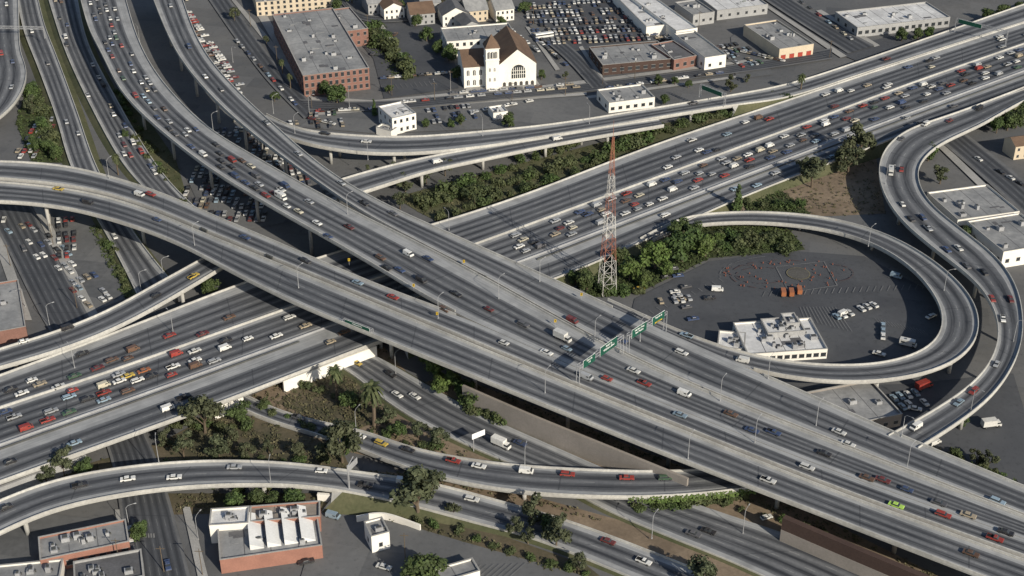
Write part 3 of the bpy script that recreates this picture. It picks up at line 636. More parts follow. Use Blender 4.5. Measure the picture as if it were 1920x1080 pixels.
building((1462,92),(1526,82),(1402,45),7,CREAM,ROOFG,'cream garage building with red doors',units=8,doors=4)
building((1608,52),(1782,32),(1568,22),6,GREYW,ROOFW,'wide low commercial building with pale roof',win=(1,14,3,2.4,2),units=5)
building((1300,28),(1340,22),(1280,2),7,GREYW,ROOFG,'grey flat roof building beside lots',units=3,win=(1,3,0,1.6,1.6))
building((1345,20),(1440,8),(1330,-10),6,GREYW,ROOFW,'pale roof building at the lot edge',units=3,win=(1,6,0,1.6,1.6))
building((735,222),(780,212),(706,200),9,WHITE,ROOFW,'white two storey cube shaped building',win=(2,4,3,1.3,1.6),units=2)
building((705,238),(733,246),(697,226),4,WHITE,ROOFG,'low white annex building',units=1)
building((1142,193),(1228,182),(1117,168),6,WHITE,ROOFG,'single storey white building with grey roof',win=(1,6,2,2,1.6),units=6)
building((925,212),(952,208),(915,200),4,WHITE,ROOFW,'small white kiosk shop in a parking lot',units=1)
building((1402,664),(1552,654),(1358,606),4.6,WHITE,ROOFW,'white roofed service building inside the loop',win=(1,11,4,2,1.6),units=18)
building((1345,650),(1396,655),(1336,618),3.8,WHITE,ROOFW,'low stepped wing of the service building',win=(1,3,2,1.6,1.3),units=4)
building((1440,625),(1510,620),(1428,598),6,GREYW,ROOFW,'raised roof section of the service building',units=7)
building((1475,607),(1500,605),(1462,588),7,GREYW,ROOFW,'small roof penthouse of service building',units=2)
building((1535,808),(1692,776),(1478,742),5.5,TANW,ROOFG,'low building with broad plain gravel roof by ramp',win=(1,8,0,1.6,1.4),units=3)
building((1796,412),(1912,396),(1757,358),7,WHITE,ROOFG,'white commercial building with flat grey roof',win=(1,7,4,2.2,1.8),units=6)
building((1882,472),(1985,455),(1828,412),8,WHITE,ROOFG,'white warehouse with flat roof and loading doors',win=(1,5,5,1.8,1.6),units=5)
building((1905,275),(1960,268),(1890,258),7,CREAM,SHING,'cream house with pitched roof',gable=1,win=(2,4,0,1.2,1.3),name='house')
building((412,1050),(604,1022),(376,968),5.6,SALMON,ROOFG,'red brick factory with sawtooth skylights',win=None,units=6,saw=4,name='factory_building')
building((468,978),(600,968),(455,950),6.6,SALMON,ROOFT,'tan roof section behind the brick factory',units=5)
building((392,985),(465,980),(378,955),7.4,WHITE,ROOFW,'white roof block at the factory corner',units=4)
building((75,1050),(242,1015),(66,1008),6,SALMON,ROOFG,'flat grey roof brick shop beside the street',win=(1,8,0,2,1.8),units=8)
building((140,1105),(270,1080),(128,1055),6,GREYW,ROOFD,'dark roof commercial building by the street',units=8)
building((-20,1095),(112,1082),(-30,1062),5,WHITE,ROOFG,'low pale building at the kerb',units=4)
building((696,1006),(730,997),(674,980),7,WHITE,ROOFG,'small white box building beside parking lot',win=(1,1,1,1.2,1.5),units=1)
building((-60,632),(48,612),(-60,540),6,BRICK,ROOFG,'grey roofed brick shop by the street corner',units=5)
building((770,1108),(900,1070),(750,1085),4,WHITE,ROOFG,'low pale roof beside the parking lot',units=2)
for x,y,w,g,c in [(770,28,45,1,GREYW),(830,30,50,2,WHITE),(875,22,40,1,CREAM),(720,18,38,2,WHITE),(790,8,36,1,GREYW),(690,8,36,1,GREYW),(870,50,30,2,GREYW),(930,20,34,1,WHITE)]:
    building((x,y),(x+w,y-4),(x-10,y-18),7,c,random.choice([SHING,ROOFG,ROOFD]),'older pitched roof house among trees',gable=g,win=(2,4,0,1.1,1.4),name='house',cat='house')
# church
A=W(872,170,0); ch=ob('church',None,loc=A,label='white stucco church with bell tower and brown roof',cat='church'); ch.rotation_euler=(0,0,math.radians(10))
def part(n,fn,mats,par=ch,**k):
    m=MB(); fn(m); return ob(n,m.mesh(n,mats),par=par,**k)
part('wall',lambda m:(m.box(18,38,0,34,0,13,0),m.poly([(18,0,13),(38,0,13),(28,0,21)]),m.poly([(38,34,13),(18,34,13),(28,34,21)]),m.box(0,11,3,26,0,12,0),m.poly([(0,3,12),(0,14.5,17),(0,26,12)])),[WHITE])
part('roof',lambda m:(m.poly([(17.4,-.5,12.7),(28,-.5,21.4),(28,34.5,21.4),(17.4,34.5,12.7)]),m.poly([(28,-.5,21.4),(38.6,-.5,12.7),(38.6,34.5,12.7),(28,34.5,21.4)]),m.poly([(-.6,2.4,11.9),(18,2.4,11.9),(18,14.5,17.4),(-.6,14.5,17.4)]),m.poly([(-.6,14.5,17.4),(18,14.5,17.4),(18,26.6,11.9),(-.6,26.6,11.9)])),[SHING])
tw=part('tower',lambda m:(m.box(11,17.9,-2,5,0,23,0),m.box(10.7,18.2,-2.3,5.3,16.5,17,0),m.box(10.6,18.3,-2.4,5.4,23,23.5,0)),[WHITE])
part('tower_roof',lambda m:[m.poly(p) for p in ([(10.4,-2.6,23.5),(18.5,-2.6,23.5),(14.45,1.5,30)],[(18.5,-2.6,23.5),(18.5,5.6,23.5),(14.45,1.5,30)],[(18.5,5.6,23.5),(10.4,5.6,23.5),(14.45,1.5,30)],[(10.4,5.6,23.5),(10.4,-2.6,23.5),(14.45,1.5,30)])],[SHING])
def arch(m,cx,y,z0,w,h,nb=3):
    r=w/2; pts=[(cx-r,y,z0),(cx+r,y,z0)]+[(cx+r*math.cos(t*math.pi/8),y,z0+h-r+r*math.sin(t*math.pi/8)) for t in range(9)]; m.poly(pts,0)
    for q in range(1,nb+1): f=q/(nb+1)-.5; m.box(cx+f*w-.13,cx+f*w+.13,y-.08,y-.02,z0,z0+h-r*.4,1)
    if nb>3:
        for zz in(.3,.55): m.box(cx-r,cx+r,y-.1,y-.03,z0+h*zz,z0+h*zz+.25,1)
part('window',lambda m:arch(m,28.5,-.05,5,7.4,7.6,6),[GLASS,WHITE])
for x in(12.6,14.4,16.2): part('window',lambda m:arch(m,x,-2.45,18,1.3,3.6,1),[GLASS,WHITE])
for x in(13,15.5):
    for z in(5,10.5): part('window',lambda m:arch(m,x,-2.06,z,.9,2,1),[GLASS,WHITE])
for x in(2.2,5.5,8.8):
    for z in(1.5,7): part('window',lambda m:arch(m,x,2.94,z,1.4,3,1),[GLASS,WHITE])
for x in(21,24,27,30,33,36): part('door',lambda m:arch(m,x,-.06,0,1.7,3.2,1),[DSTEEL,BROWN])
part('steps',lambda m:(m.box(19,37,-5,-.1,0,.5,0),m.box(20,36,-3.5,-.1,.5,1,0)),[PAVE])
# ---- walls: top line surveyed at height zr, wall built from z0 to z1
def wall(pts,zr,z0,z1,name,label,mat,w=.5,N=40,rib=0):
    A0=resample([W(x,y,zr) for x,y in cr(pts,8)],N); mb=MB()
    for i,(a,b) in enumerate(zip(A0,A0[1:])):
        t=(b-a);t.z=0;t.normalize(); n=Vector((-t.y,t.x,0))*w
        za=lambda p,z:Vector((p.x,p.y,z))
        mb.hexa([za(a-n,z0),za(b-n,z0),za(b+n,z0),za(a+n,z0),za(a-n,z1),za(b-n,z1),za(b+n,z1),za(a+n,z1)],0)
    return ob(name,mb.mesh(name,[mat]),label=label,cat='wall')
wall([(530,714),(620,680),(705,648)],5,0,5,'retaining_wall','white concrete abutment wall under the freeway bridge',WHITE)
wall([(400,764),(455,744)],5,0,5,'retaining_wall','white concrete bridge abutment beside road opening',WHITE)
wall([(160,852),(60,890),(-20,920)],5,0,5,'retaining_wall','pale concrete abutment under freeway edge',GREYW)
wall([(595,925),(645,928)],3.2,0,3.2,'retaining_wall','pale concrete abutment at ramp end',WHITE)
wall([(868,722),(1000,779),(1150,840),(1290,897)],9,0,9,'retaining_wall','tan block retaining wall below the viaduct',TANW,.5,40)
wall([(1470,968),(1620,1032),(1830,1120)],10,5.4,10,'wall_band','dark brown upper band of long wall',BROWN,1.0)
wall([(1470,968),(1620,1032),(1830,1120)],10,0,5.35,'retaining_wall','long beige wall below the viaduct',TANW,1.1,60)
wall([(668,968),(720,962),(788,984)],2.5,0,2.5,'garden_wall','low white wall around a parking lot',WHITE,.3)
wall([(930,768),(990,794),(1045,814)],3.5,0,3.5,'retaining_wall','low grey retaining wall on the dirt bank',GREYW,.4)
wall([(1075,828),(1195,874)],3.5,0,3.5,'retaining_wall','low grey retaining wall panels on the dirt bank',GREYW,.4)
# ---------------- vegetation
def quad(m,p,nn,s,mi=0):
    x=nn.orthogonal().normalized(); x.rotate(Matrix.Rotation(U(0,6.28),3,nn)); y=nn.cross(x)
    m.poly([p-x*s-y*s*.5,p+x*s*.3-y*s*.7,p+x*s+y*s*.4,p-x*s*.2+y*s*.8],mi)
def leafquads(m,lobes,n,size,flat=1.):
    tot=sum(l[3]**2 for l in lobes)
    for l in lobes:
        for _ in range(int(n*l[3]**2/tot)):
            d=Vector((random.gauss(0,1),random.gauss(0,1),random.gauss(0,1))).normalized(); r=l[3]*U(.5,1.1)
            p=Vector(l[:3])+Vector((d.x*r,d.y*r,d.z*r*flat)); nn=(d+Vector((U(-.8,.8),U(-.8,.8),U(-.3,.9)))).normalized()
            quad(m,p,nn,size*U(.6,1.4))
def treeset(kind,seed):
    random.seed(seed); m=MB(); t=MB(); lo=[]
    if kind=='e':
        t.cyl((0,0,-.3),(.2,.1,3.4),.34,.22,7)
        for i in range(7):
            a=i*.9+U(-.4,.4); r=U(1.2,3.1); z=U(3.6,8.6); t.cyl((.2,.1,U(1.8,3.4)),(math.cos(a)*r,math.sin(a)*r,z),.14,.05,5)
            for _ in range(2): lo.append((math.cos(a)*r+U(-1,1),math.sin(a)*r+U(-1,1),z+U(-1.4,1.),U(.8,1.6)))
        lo.append((.2,0,8.8,1.2)); leafquads(m,lo,1250,.34)
    elif kind in 'tb':
        t.cyl((0,0,-.3),(0,0,4),.4,.28,7)
        for i in range(12):
            a=U(0,6.28); r=U(.6,3.5); z=U(3.2,7.8); lo.append((math.cos(a)*r,math.sin(a)*r,z,U(1.2,2.1)))
            t.cyl((0,0,3),(math.cos(a)*r,math.sin(a)*r,z),.15,.05,4)
        lo.append((0,0,6.4,2.6)); leafquads(m,lo,1700,.40)
    elif kind=='c':
        t.cyl((0,0,-.3),(0,0,8),.25,.08,6)
        for i in range(9): lo.append((U(-.2,.2),U(-.2,.2),1.5+i*.95,1.25*(1-i/10)+.15))
        leafquads(m,lo,700,.32)
    elif kind=='s':
        for i in range(8): a=U(0,6.28);r=U(.2,1.6); lo.append((math.cos(a)*r,math.sin(a)*r,U(.6,1.7),U(.7,1.25)))
        leafquads(m,lo,560,.26); t=None
    elif kind=='p':
        p0=Vector((0,0,-.3))
        for i in range(5):
            p1=Vector((.12*math.sin(i),0,2*(i+1)-.8)); t.cyl(p0,p1,.34-.02*i,.32-.02*i,8); p0=p1
        for i in range(52):
            a=i*2.4; e=U(-1.3,1.1); P0=Vector((0,0,9.2)); L=U(1.7,2.3); d=Vector((math.cos(a),math.sin(a),0)); sd=Vector((-d.y,d.x,0)); pr=P0
            for k in range(1,5):
                q=P0+d*(L*k/4*math.cos(e*.6))+Vector((0,0,math.sin(e)*L*k/4-.11*k*k)); w=.34*(1-k/5)+.06; w0=.34*(1-(k-1)/5)+.06; m.poly([pr-sd*w0,pr+sd*w0+Vector((0,0,-.1)),q+sd*w,q-sd*w]); pr=q
    mats={'e':LEAFG,'t':LEAF,'b':LEAFB,'c':LEAF,'s':LEAFO if seed%2 else LEAF,'p':LEAFO}[kind]
    return (t.mesh('trunk',[BARK]) if t else None, m.mesh('crown',[mats]))
TS={k:[treeset(k,20+i+ord(k)) for i in range(5 if k in'ets' else 3)] for k in 'etbcsp'}
random.seed(5)
NMT=dict(e=('eucalyptus_tree','grey-green eucalyptus tree with open crown on dry bank','tree'),t=('broadleaf_tree','dense dark green broadleaf tree','tree'),b=('broadleaf_tree','bright green broadleaf tree beside the radio tower','tree'),c=('cypress_tree','narrow dark green cypress tree','tree'),s=('shrub','rounded green shrub on the freeway bank','shrub'),p=('palm_tree','tall fan palm with shaggy crown','palm tree'))
def tree(x,y,h,k,z=0):
    tr,cr_=random.choice(TS[k]); p=W(x,y,z); s=h/(2.6 if k=='s' else 10.); n=NMT[k]; sc=(s*U(.9,1.2),s*U(.9,1.2),s)
    if k=='s':
        o=ob(n[0],cr_,loc=p,label=n[1],cat=n[2],group='shrubs on the freeway banks'); o.scale=sc; o.rotation_euler=(0,0,U(0,6.28)); return
    o=ob(n[0],None,loc=p,label=n[1],cat=n[2]); o.scale=sc; o.rotation_euler=(0,0,U(0,6.28)); ob('trunk',tr,par=o); ob('crown',cr_,par=o)
for x,y,h,k in [(222,328,11,'p'),(632,752,15,'p'),(702,800,19,'p'),(1500,178,12,'p'),(890,392,8,'p'),(530,140,9,'p'),(545,168,9,'p'),(690,330,6,'p'),
 (1180,528,12,'b'),(1228,505,14,'b'),(1278,492,15,'t'),(1322,482,12,'b'),(1100,545,10,'t'),(1160,500,10,'t'),(1250,520,8,'b'),(1205,540,7,'b'),(1300,460,11,'t'),(1345,460,7,'b'),(1080,535,7,'t'),(1270,450,10,'t'),
 (1522,352,16,'e'),(1603,305,18,'e'),(1590,325,13,'e'),(1382,398,15,'c'),(1625,290,12,'e'),(1505,330,9,'e'),(1370,172,9,'e'),(1575,315,12,'e'),
 (785,968,20,'e'),(800,945,14,'e'),(642,868,17,'e'),(385,812,16,'e'),(412,862,11,'e'),(450,795,9,'t'),(345,858,10,'e'),(1000,985,11,'e'),(1042,1030,12,'e'),(798,1100,13,'t'),(1315,1100,12,'e'),(822,838,8,'e'),(785,822,7,'e'),(655,765,8,'t'),(560,862,7,'e'),(505,852,6,'e'),(462,862,7,'e'),(605,862,7,'e'),(310,838,7,'e'),
 (725,795,8,'e'),(745,822,7,'t'),(675,770,7,'e'),(432,840,9,'e'),(360,800,9,'e'),(622,838,9,'e'),(655,845,9,'t'),(90,910,8,'e'),(850,970,6,'e'),(965,1005,7,'e'),(1085,1070,7,'e'),(990,1020,6,'e'),(1030,1000,7,'t'),
 (162,898,8,'t'),(120,892,11,'e'),(437,955,7,'t'),(482,948,7,'t'),(550,952,8,'t'),(512,952,6,'t'),(262,1010,7,'t'),(397,552,8,'t'),(380,540,6,'t'),
 (62,215,10,'e'),(80,250,9,'t'),(92,290,9,'t'),(105,300,8,'t'),(70,285,8,'t'),(60,180,8,'t'),(240,195,9,'t'),(235,260,5,'t'),
 (1740,302,10,'t'),(1762,345,9,'e'),(1812,452,8,'t'),(1888,245,10,'t'),(1868,250,9,'t'),(1915,222,9,'t'),(1835,460,6,'t'),(1735,290,7,'e'),(1905,240,10,'t'),(1880,225,8,'t'),
 (632,195,12,'t'),(612,182,9,'t'),(630,25,9,'t'),(600,40,9,'e'),(800,78,10,'t'),(842,115,10,'t'),(820,100,8,'t'),(955,240,8,'t'),(702,218,10,'c'),(865,235,6,'t'),(845,240,5,'t'),(905,10,10,'t'),(830,15,9,'e'),(750,25,9,'t'),(660,5,9,'t'),(1245,195,6,'t'),(1235,160,6,'t'),(1690,78,8,'t'),(1720,75,8,'t'),(1740,70,7,'t'),(1850,38,8,'t'),(1880,30,8,'t'),(1908,25,8,'t'),(1290,165,5,'t'),(1400,155,5,'e'),(800,240,5,'t'),(440,40,9,'e'),(780,50,8,'t'),(860,35,8,'t'),(1265,160,5,'t'),(1015,150,6,'t'),(858,150,8,'t'),(730,175,5,'t'),(1060,150,5,'e'),(985,25,8,'t'),(940,50,7,'t'),(1390,20,6,'t'),(500,85,6,'e'),(515,190,6,'t'),
 (815,712,11,'b'),(848,732,9,'b'),(885,765,9,'t'),(800,690,9,'b'),(825,740,8,'b'),(870,745,8,'t'),(740,335,9,'e'),(760,360,9,'e'),(835,330,9,'e'),(750,392,9,'e'),(800,345,8,'e'),(1850,880,7,'e'),(1790,860,5,'t'),(1895,930,6,'t'),(1800,800,5,'t'),(1830,870,6,'e')]: tree(x,y,h,k)
for (a,b,c,d,n,h) in [(785,398,1140,292,20,4.8),(820,412,1160,300,14,3.8),(1140,292,1240,245,8,5.6),(1240,250,1480,185,16,3.8),(790,388,900,340,7,5.5),(900,335,1090,275,8,3.6),(680,55,775,148,12,7),(705,50,765,130,7,6),(60,180,110,300,8,5),(880,768,955,797,8,4),(215,175,300,330,12,3.2),(230,200,350,395,10,3),(1330,470,1480,450,14,4),(1340,445,1470,470,12,3.6),(1400,385,1510,392,8,3),(480,760,640,835,7,2.6),(700,950,1120,1085,12,2.4),(640,800,840,850,6,2.6),(180,430,245,545,8,2.6),(1780,860,1880,900,6,3),(1300,935,1560,1000,7,2),(1180,956,1390,940,12,3.4),(100,905,640,925,10,2.6),(560,720,700,760,5,2.4),(300,870,620,868,9,2.8),(320,800,480,800,6,3),(1090,540,1200,550,6,4)]:
    for i in range(n):
        t=(i+.5)/n; tree(a+(c-a)*t+U(-6,6),b+(d-b)*t+U(-5,5),h*U(.6,1.3),'s')
def pip(x,y,P):
    r=False
    for (a,b),(c,d) in zip(P,P[1:]+P[:1]):
        if (b>y)!=(d>y) and x<(c-a)*(y-b)/(d-b)+a: r=not r
    return r
def cover(name,polys,dens,size,mat,clump,label):
    m=MB()
    for P in polys:
        xs=[p[0] for p in P]; ys=[p[1] for p in P]; ar=(max(xs)-min(xs))*(max(ys)-min(ys))
        for _ in range(int(ar*dens)):
            x,y=U(min(xs),max(xs)),U(min(ys),max(ys))
            if not pip(x,y,P): continue
            c=W(x,y,.3)
            skip=False
            for kk in ('G2','T2','T3','G1','G3','S1'):
                r=RIB[kk]
                for q,a,b in zip(r['C'][::3],r['A'][::3],r['B'][::3]):
                    if q.z<3.2 and (q.xy-c.xy).length<(a-b).length*.5+2: skip=True;break
                if skip: break
            if skip: continue
            for _ in range(clump): quad(m,c+Vector((U(-1,1),U(-1,1),U(-.1,.8)))*size*1.6,Vector((U(-.7,.7),U(-.7,.7),1)).normalized(),size*U(.5,1.2))
    o=ob(name,m.mesh(name,[mat]),kind='stuff'); o['label']=label; o['category']='ground cover'
cover('ivy_ground_cover',IVY,.07,.55,LEAF,5,'ivy covering the freeway banks')
cover('dry_scrub',SCRUB,.016,.4,LEAFD,5,'dry scrub and weeds on bare soil')
# ivy hanging over the outer side of the curved ramp
m=MB(); r=RIB['G1']
for a,b,q in zip(r['B'],r['B'][1:],r['A']):
    x=PX(a)[0]
    if x<1165: continue
    o_=(a-q);o_.z=0;o_.normalize()
    for _ in range(int(60*min(1,(x-1165)/60+.2))):
        p=a.lerp(b,R())+o_*U(.05,.35)+Vector((0,0,U(-2.2,.35))); quad(m,p,(o_+Vector((U(-.5,.5),U(-.5,.5),U(0,.7)))).normalized(),U(.2,.45))
o=ob('hanging_ivy',m.mesh('hanging_ivy',[LEAFB]),kind='stuff'); o['label']='bright green ivy hanging over the ramp parapet'; o['category']='ivy'
# ---------------- street furniture
def beam(m,a,b,r,mi=0): m.cyl(a,b,r,r,4,mi)
lm=MB(); lm.cyl((0,0,0),(0,0,8.6),.13,.08,6); lm.cyl((0,0,8.6),(.7,0,9.4),.07,.06,6); lm.cyl((.7,0,9.4),(2.6,0,9.7),.06,.05,6); lm.cyl((0,0,0),(0,0,.6),.24,.2,6)
LP=lm.mesh('street_lamp',[STEEL]); lm=MB(); lm.frus(2.5,3.4,.14,9.6,2.5,3.35,.1,9.8,0); LH=lm.mesh('lamp_head',[STEEL])
def nearest(x,y):
    best=(1e9,0,None)
    for k,r in RIB.items():
        for c,a in zip(r['px'],range(len(r['px']))):
            w=abs(PX(r['A'][a])[1]-PX(r['B'][a])[1])*.5+abs(PX(r['A'][a])[0]-PX(r['B'][a])[0])*.3+6
            d=math.hypot(c[0]-x,c[1]-y)
            if d<w and d/w<best[0]: best=(d/w,r['C'][a].z,r['T'][a])
    return best
for x,y in [(400,247),(513,213),(437,117),(262,78),(307,522),(48,577),(742,700),(668,810),(298,867),(1022,737),(984,882),(1222,1010),(1393,1000),(1350,752),(1628,462),(652,402),(842,432),(372,1012),(243,992),(508,908),(93,610),(204,392),(822,597),(1012,528),(553,250),(205,335),(265,548),(1530,798),(1700,880),(1200,640),(560,540),(365,460),(935,560),(1115,640),(1415,830),(1770,545),(1440,710),(1660,345),(1900,640),(140,690),(325,625),(690,300),(905,255),(1105,232),(1820,770),(150,545),(1690,820),(1290,860),(815,185),(845,170),(580,212),(655,200)]:
    b=nearest(x,y); z=b[1] if b[2] else 0
    o=ob('street_lamp',LP,loc=W(x,y,z),label='tall grey street lamp with curved arm',cat='street lamp',group='street lamps along the roads')
    a=math.atan2(b[2].y,b[2].x)+math.pi/2 if b[2] else U(0,6); o.rotation_euler=(0,0,a); ob('lamp_head',LH,par=o)
def lettering(tx,size,mat,loc,par):
    c=bpy.data.curves.new('lettering','FONT'); c.body=tx; c.size=size; c.align_x='CENTER'; c.offset=.02
    t=bpy.data.objects.new('tmp',c); COL.objects.link(t); bpy.context.view_layer.update()
    me=bpy.data.meshes.new_from_object(t.evaluated_get(bpy.context.evaluated_depsgraph_get())); bpy.data.objects.remove(t); me.materials.clear(); me.materials.append(mat)
    q=ob('lettering',me,loc=loc,par=par); q.rotation_euler=(math.pi/2,0,0)
def gantry(pa,pb,za,h,signs,label,tr=1.2):
    A=W(*pa,za);B=W(*pb,za); u=B-A; L=u.length; ang=math.atan2(u.y,u.x)
    o=ob('sign_gantry',None,loc=A,label=label,cat='sign gantry'); o.rotation_euler=(0,0,ang)
    for x in(0,L):
        m=MB()
        for dy in(-.7,.7): beam(m,(x,dy,0),(x,dy*.8,h+tr),.14)
        for i in range(5):
            z0=h*i/5; s=1 if i%2 else -1; beam(m,(x,.7*s,z0),(x,-.7*s,z0+h/5),.06)
        ob('leg',m.mesh('leg',[STEEL]),par=o)
    m=MB(); n=max(4,int(L/2))
    for dy in(-.55,.55):
        for z in(h,h+tr): beam(m,(0,dy,z),(L,dy,z),.11)
        for i in range(n): beam(m,(L*i/n,dy,h+(tr if i%2 else 0)),(L*(i+1)/n,dy,h+(0 if i%2 else tr)),.06)
    for i in range(n+1): beam(m,(L*i/n,-.55,h+tr),(L*i/n,.55,h+tr),.06)
    ob('truss',m.mesh('truss',[STEEL]),par=o)
    for t0,t1,hh,lines,exit_ in signs:
        x0,x1=L*t0,L*t1; m=MB(); m.box(x0,x1,-.78,-.68,h-.9,h-.9+hh,0); m.box(x0-.12,x1+.12,-.67,-.62,h-1.02,h-.78+hh,1); w=x1-x0
        if exit_: m.box(x0+w*.2,x1-w*.2,-.82,-.79,h-.75,h-.25,2)
        pn=ob('sign_panel',m.mesh('sign_panel',[GREEN,TXT,YEL]),par=o)
        for i,tx in enumerate(lines): lettering(tx,hh*.32,TXT,((x0+x1)/2,-.80,h-.9+hh*(.66-.35*i)),pn)
        if exit_: lettering('EXIT ONLY',.45,TXB,((x0+x1)/2,-.84,h-.68),pn)
gantry((1083,722),(1165,663),zD(1110),7,[(.08,.34,3.0,['Third St','1/4'],0),(.46,.84,3.6,['Sixth St','Wilshire Blvd'],0)],'overhead steel truss with green freeway signs')
gantry((1176,665),(1246,620),zD(1200),7.5,[(.06,.44,3.4,['Harbor Fwy','San Pedro'],0),(.6,.92,3.2,['Fourth St'],1)],'overhead steel truss with green exit signs')
gantry((645,608),(698,628),zD(670)-1,1.6,[(.1,.95,2.2,['Hollywood Fwy'],0)],'sign frame fixed on the viaduct edge',.9)
gantry((-10,70),(85,72),7,5.5,[],'pale steel sign bridge across the road')
gantry((1312,182),(1358,200),zR(1340),6,[(.1,.9,2.2,[],0)],'dark sign bridge over the connector ramp')
gantry((1790,60),(1885,85),zE(1850)+.2,7,[(.05,.5,2.2,[],0)],'overhead sign truss across the freeway')
m=MB(); beam(m,(0,0,0),(0,0,13),.3); beam(m,(0,0,12.5),(3.5,0,14.2),.16); o=ob('sign_post',m.mesh('sign_post',[STEEL]),loc=W(656,932,1.5),label='tall pale cantilever sign post beside ramp',cat='sign post')
m=MB(); m.box(-.5,5.5,-.15,-.05,10.2,12.6,0); ob('sign_panel',m.mesh('sign_panel',[STEEL]),par=o); o.rotation_euler=(0,0,1.1)
m=MB(); beam(m,(0,0,0),(0,0,7),.16); o=ob('road_sign',m.mesh('sign_post',[STEEL]),loc=W(888,846,.4),label='white backed road sign on single post',cat='road sign')
m=MB(); m.box(-.6,4.6,-.15,-.05,5.2,7.4,0); ob('sign_panel',m.mesh('sign_panel',[TXT]),par=o); o.rotation_euler=(0,0,.6)
for x,y in [(655,497),(820,598),(1090,562),(1041,612),(870,500),(776,545)]:
    m=MB(); beam(m,(0,0,0),(0,0,2.4),.06); o=ob('warning_sign',m.mesh('sign_post',[STEEL]),loc=W(x,y,zD(x)),label='yellow warning sign on a short post',cat='road sign',group='yellow warning signs')
    m=MB(); m.box(-.42,.42,-.1,-.04,1.8,3.1,0); m.box(-.08,.08,-.12,-.105,2.0,2.9,1); m.box(-.25,.25,-.12,-.105,2.6,2.75,1)
    ob('sign_panel',m.mesh('sign_panel',[YEL,TXB]),par=o)
for x,y in [(378,430),(500,480),(898,516)]:
    m=MB()
    for i in range(5): m.cyl((i*.83,0,0),(i*.83,0,.95),.42,.42,8)
    o=ob('crash_cushion',m.mesh('crash_cushion',[DSTEEL]),loc=W(x,y,zD(x)),label='row of drums protecting the barrier end',cat='crash barrier'); o.rotation_euler=(0,0,-.7)
# lattice tower
tb=W(1138,548,0); tp=69.; o=ob('radio_tower',None,loc=tb,label='tall red and white lattice radio tower',cat='radio tower')
m=MB(); K=16
def ctr(z,i):
    r=3.8*(1-z/tp)**1.0+.42; a=math.pi/4+i*math.pi/2+.3; return Vector((math.cos(a)*r,math.sin(a)*r,z))
zs=[tp*(1-(1-i/K)**1.25) for i in range(K+1)]
for j in range(K):
    z0,z1=zs[j],zs[j+1]; f=z0/tp; mi=1 if .22<f<.36 or .5<f<.62 or f>.74 else 0
    rr=.15 if f<.5 else .10; rd=.07 if f<.5 else .045
    for i in range(4):
        beam(m,ctr(z0,i),ctr(z1,i),rr,mi); beam(m,ctr(z0,i),ctr(z1,(i+1)%4),rd,mi); beam(m,ctr(z0,(i+1)%4),ctr(z1,i),rd,mi); beam(m,ctr(z1,i),ctr(z1,(i+1)%4),rd,mi)
ob('lattice',m.mesh('lattice',[TW,TR]),par=o)
m=MB(); m.cyl((0,0,tp),(0,0,tp+7),.08,.05,6); ob('antenna',m.mesh('antenna',[TR]),par=o)
m=MB(); m.cyl((-1.6,-1.3,45),(-1.8,-1.9,45),.9,.9,12); m.cyl((-.8,-.8,45),(-1.6,-1.4,45),.12,.12,6); ob('dish_antenna',m.mesh('dish',[TW]),par=o)
m=MB(); m.cyl((-.5,-.5,27),(-.8,-1.7,27),.2,.8,12); ob('dish_antenna',m.mesh('dish',[TW]),par=o)
# helipad markings and cones
c=W(1497,513,.5)
def ring(r0,r1,mat,nm,cc=c,z=.6,n=48):
    m=MB()
    for i in range(n):
        a,b=2*math.pi*i/n,2*math.pi*(i+1)/n; m.poly([(r0*math.cos(a),r0*math.sin(a),0),(r1*math.cos(a),r1*math.sin(a),0),(r1*math.cos(b),r1*math.sin(b),0),(r0*math.cos(b),r0*math.sin(b),0)])
    ob(nm,m.mesh(nm,[mat]),loc=(cc.x,cc.y,z),kind='structure')
ring(4.5,4.9,PAINTY,'painted_circle'); ring(0,4.4,M('pad_asphalt',(.12,.115,.105)),'landing_pad',z=.59)
mk=MB()
def line(a,b,w=.25,z=.62,mi=0):
    p,q=W(*a,z),W(*b,z); t=(q-p).normalized(); n=Vector((-t.y,t.x,0))*w/2; mk.poly([p-n,q-n,q+n,p+n],mi)
for i in range(24): x=1430+i*13; line((x,556-i*.6),(x+5,546-i*.6),.2)
for i in range(12): line((1205+i*13,588-i*6),(1213+i*13,594-i*6),.2)
for i in range(12): line((1500+i*6,575),(1510+i*8,600+i*2),.15)
for i in range(16): line((1640+i*6,596+i*1.5),(1650+i*6,606+i*1.5),.15)
line((1455,500),(1545,490));line((1545,490),(1570,535));line((1570,535),(1480,548));line((1480,548),(1455,500))
def arcm(cx,cy,rx,ry,a0,a1,w,mi,z):
    n=int(abs(a1-a0)*10)+2
    for i in range(n):
        if R()<.4: continue
        t0=a0+(a1-a0)*i/n; t1=a0+(a1-a0)*(i+1)/n; line((cx+rx*math.cos(t0),cy+ry*math.sin(t0)),(cx+rx*math.cos(t1),cy+ry*math.sin(t1)),w,z,mi)
arcm(1465,515,95,28,1.9,5.2,.4,1,.64);arcm(1430,516,50,15,0.5,5.2,.35,1,.66);arcm(1560,512,40,16,-1.6,1.2,.4,1,.68);arcm(1400,508,36,11,1,5,.35,1,.70);arcm(1470,515,120,36,3.0,4.6,.2,0,.72)
for i in range(14): line((830+i*12,1062-i*.5),(800+i*12,1088-i*.5),.2,.8)
for i in range(10): line((640+i*8,120-i*5),(655+i*8,132-i*5),.2,.8)
for i in range(12): line((720+i*9,168-i*.8),(714+i*9,160-i*.8),.2,.8)
for i in range(9): line((248+i*5,1000),(249+i*5,1008),.5,.9)
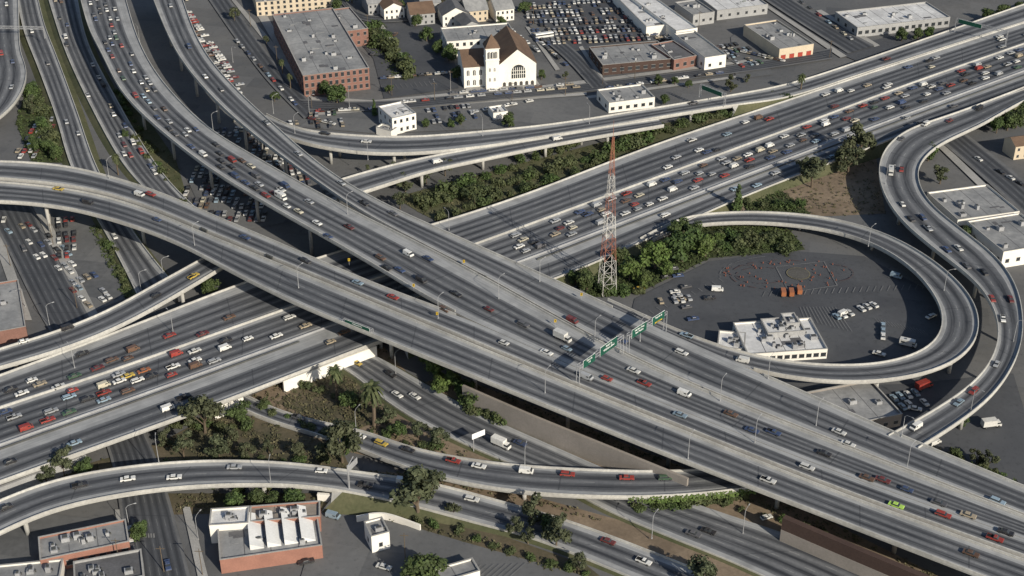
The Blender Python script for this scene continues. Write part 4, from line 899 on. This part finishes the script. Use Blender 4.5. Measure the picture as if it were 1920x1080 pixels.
o=ob('painted_marking',mk.mesh('marking',[PAINTW,REDM]),kind='structure')
cm=MB(); cm.cyl((0,0,.03),(0,0,.75),.22,.05,8); cm.box(-.28,.28,-.28,.28,0,.05,0)
CM=cm.mesh('traffic_cone',[ORG]); random.seed(3)
for i in range(60):
    a=i/60*12.6+U(-.2,.2); rx=U(55,118); x,y=1470+rx*math.cos(a),514+rx*.25*math.sin(a)
    ob('traffic_cone',CM,loc=W(x,y,.56),label='orange traffic cone on the asphalt training lot',cat='traffic cone',group='traffic cones on the lot')
for x,y in [(1468,552),(1483,552),(1498,548)]:
    place('truck','o',W(x,y,.5),1.5,'parked beside the training lot','orange service trucks',sc=.78)
place('truck','r',W(1732,728,.3),.5,'parked beside the ramp')
m=MB(); m.cyl((0,0,0),(0,0,9),.14,.1,6); PO=m.mesh('utility_pole',[BARK]); m=MB(); m.box(-1.1,1.1,-.06,.06,8.2,8.35,0); CA=m.mesh('crossarm',[BARK])
for x,y in [(585,205),(655,200),(735,180),(845,168),(815,190),(1130,160),(1310,55),(690,60),(760,1050),(308,1075),(145,580),(1555,110),(1000,45),(470,50),(520,120),(960,190),(1060,180),(1190,150),(380,1080),(225,1060),(20,500),(100,460)]:
    o=ob('utility_pole',PO,loc=W(x,y,0),label='wooden utility pole with crossarm by the street',cat='utility pole',group='utility poles'); ob('crossarm',CA,par=o); o.scale=(1.2,1.2,1.2)
# ---------------- light and camera
sc=bpy.context.scene
w=bpy.data.worlds.new('World'); sc.world=w; w.use_nodes=True; n=w.node_tree
sky=n.nodes.new('ShaderNodeTexSky'); sky.sky_type='NISHITA'; sky.sun_disc=False
EL=math.radians(28); az=math.radians(143)
sky.sun_elevation=EL; sky.sun_rotation=az
n.links.new(sky.outputs[0],n.nodes['Background'].inputs[0]); n.nodes['Background'].inputs[1].default_value=.09
sd=bpy.data.lights.new('sun','SUN'); sd.energy=5.0; sd.angle=math.radians(.5); sd.color=(1,.92,.78); so=ob('sun',sd,loc=(0,400,400))
d=-Vector((math.sin(az)*math.cos(EL),math.cos(az)*math.cos(EL),math.sin(EL))); so.rotation_euler=d.to_track_quat('-Z','Y').to_euler()
cd=bpy.data.cameras.new('camera'); cd.lens=36*F/1920; cd.sensor_width=36; cd.clip_end=12000; cd.clip_start=1; co=ob('camera',cd,loc=(0,0,H)); co.rotation_euler=(math.pi/2-PI,0,0); sc.camera=co
sc.view_settings.view_transform='Standard'; sc.view_settings.look='None'; sc.view_settings.exposure=0
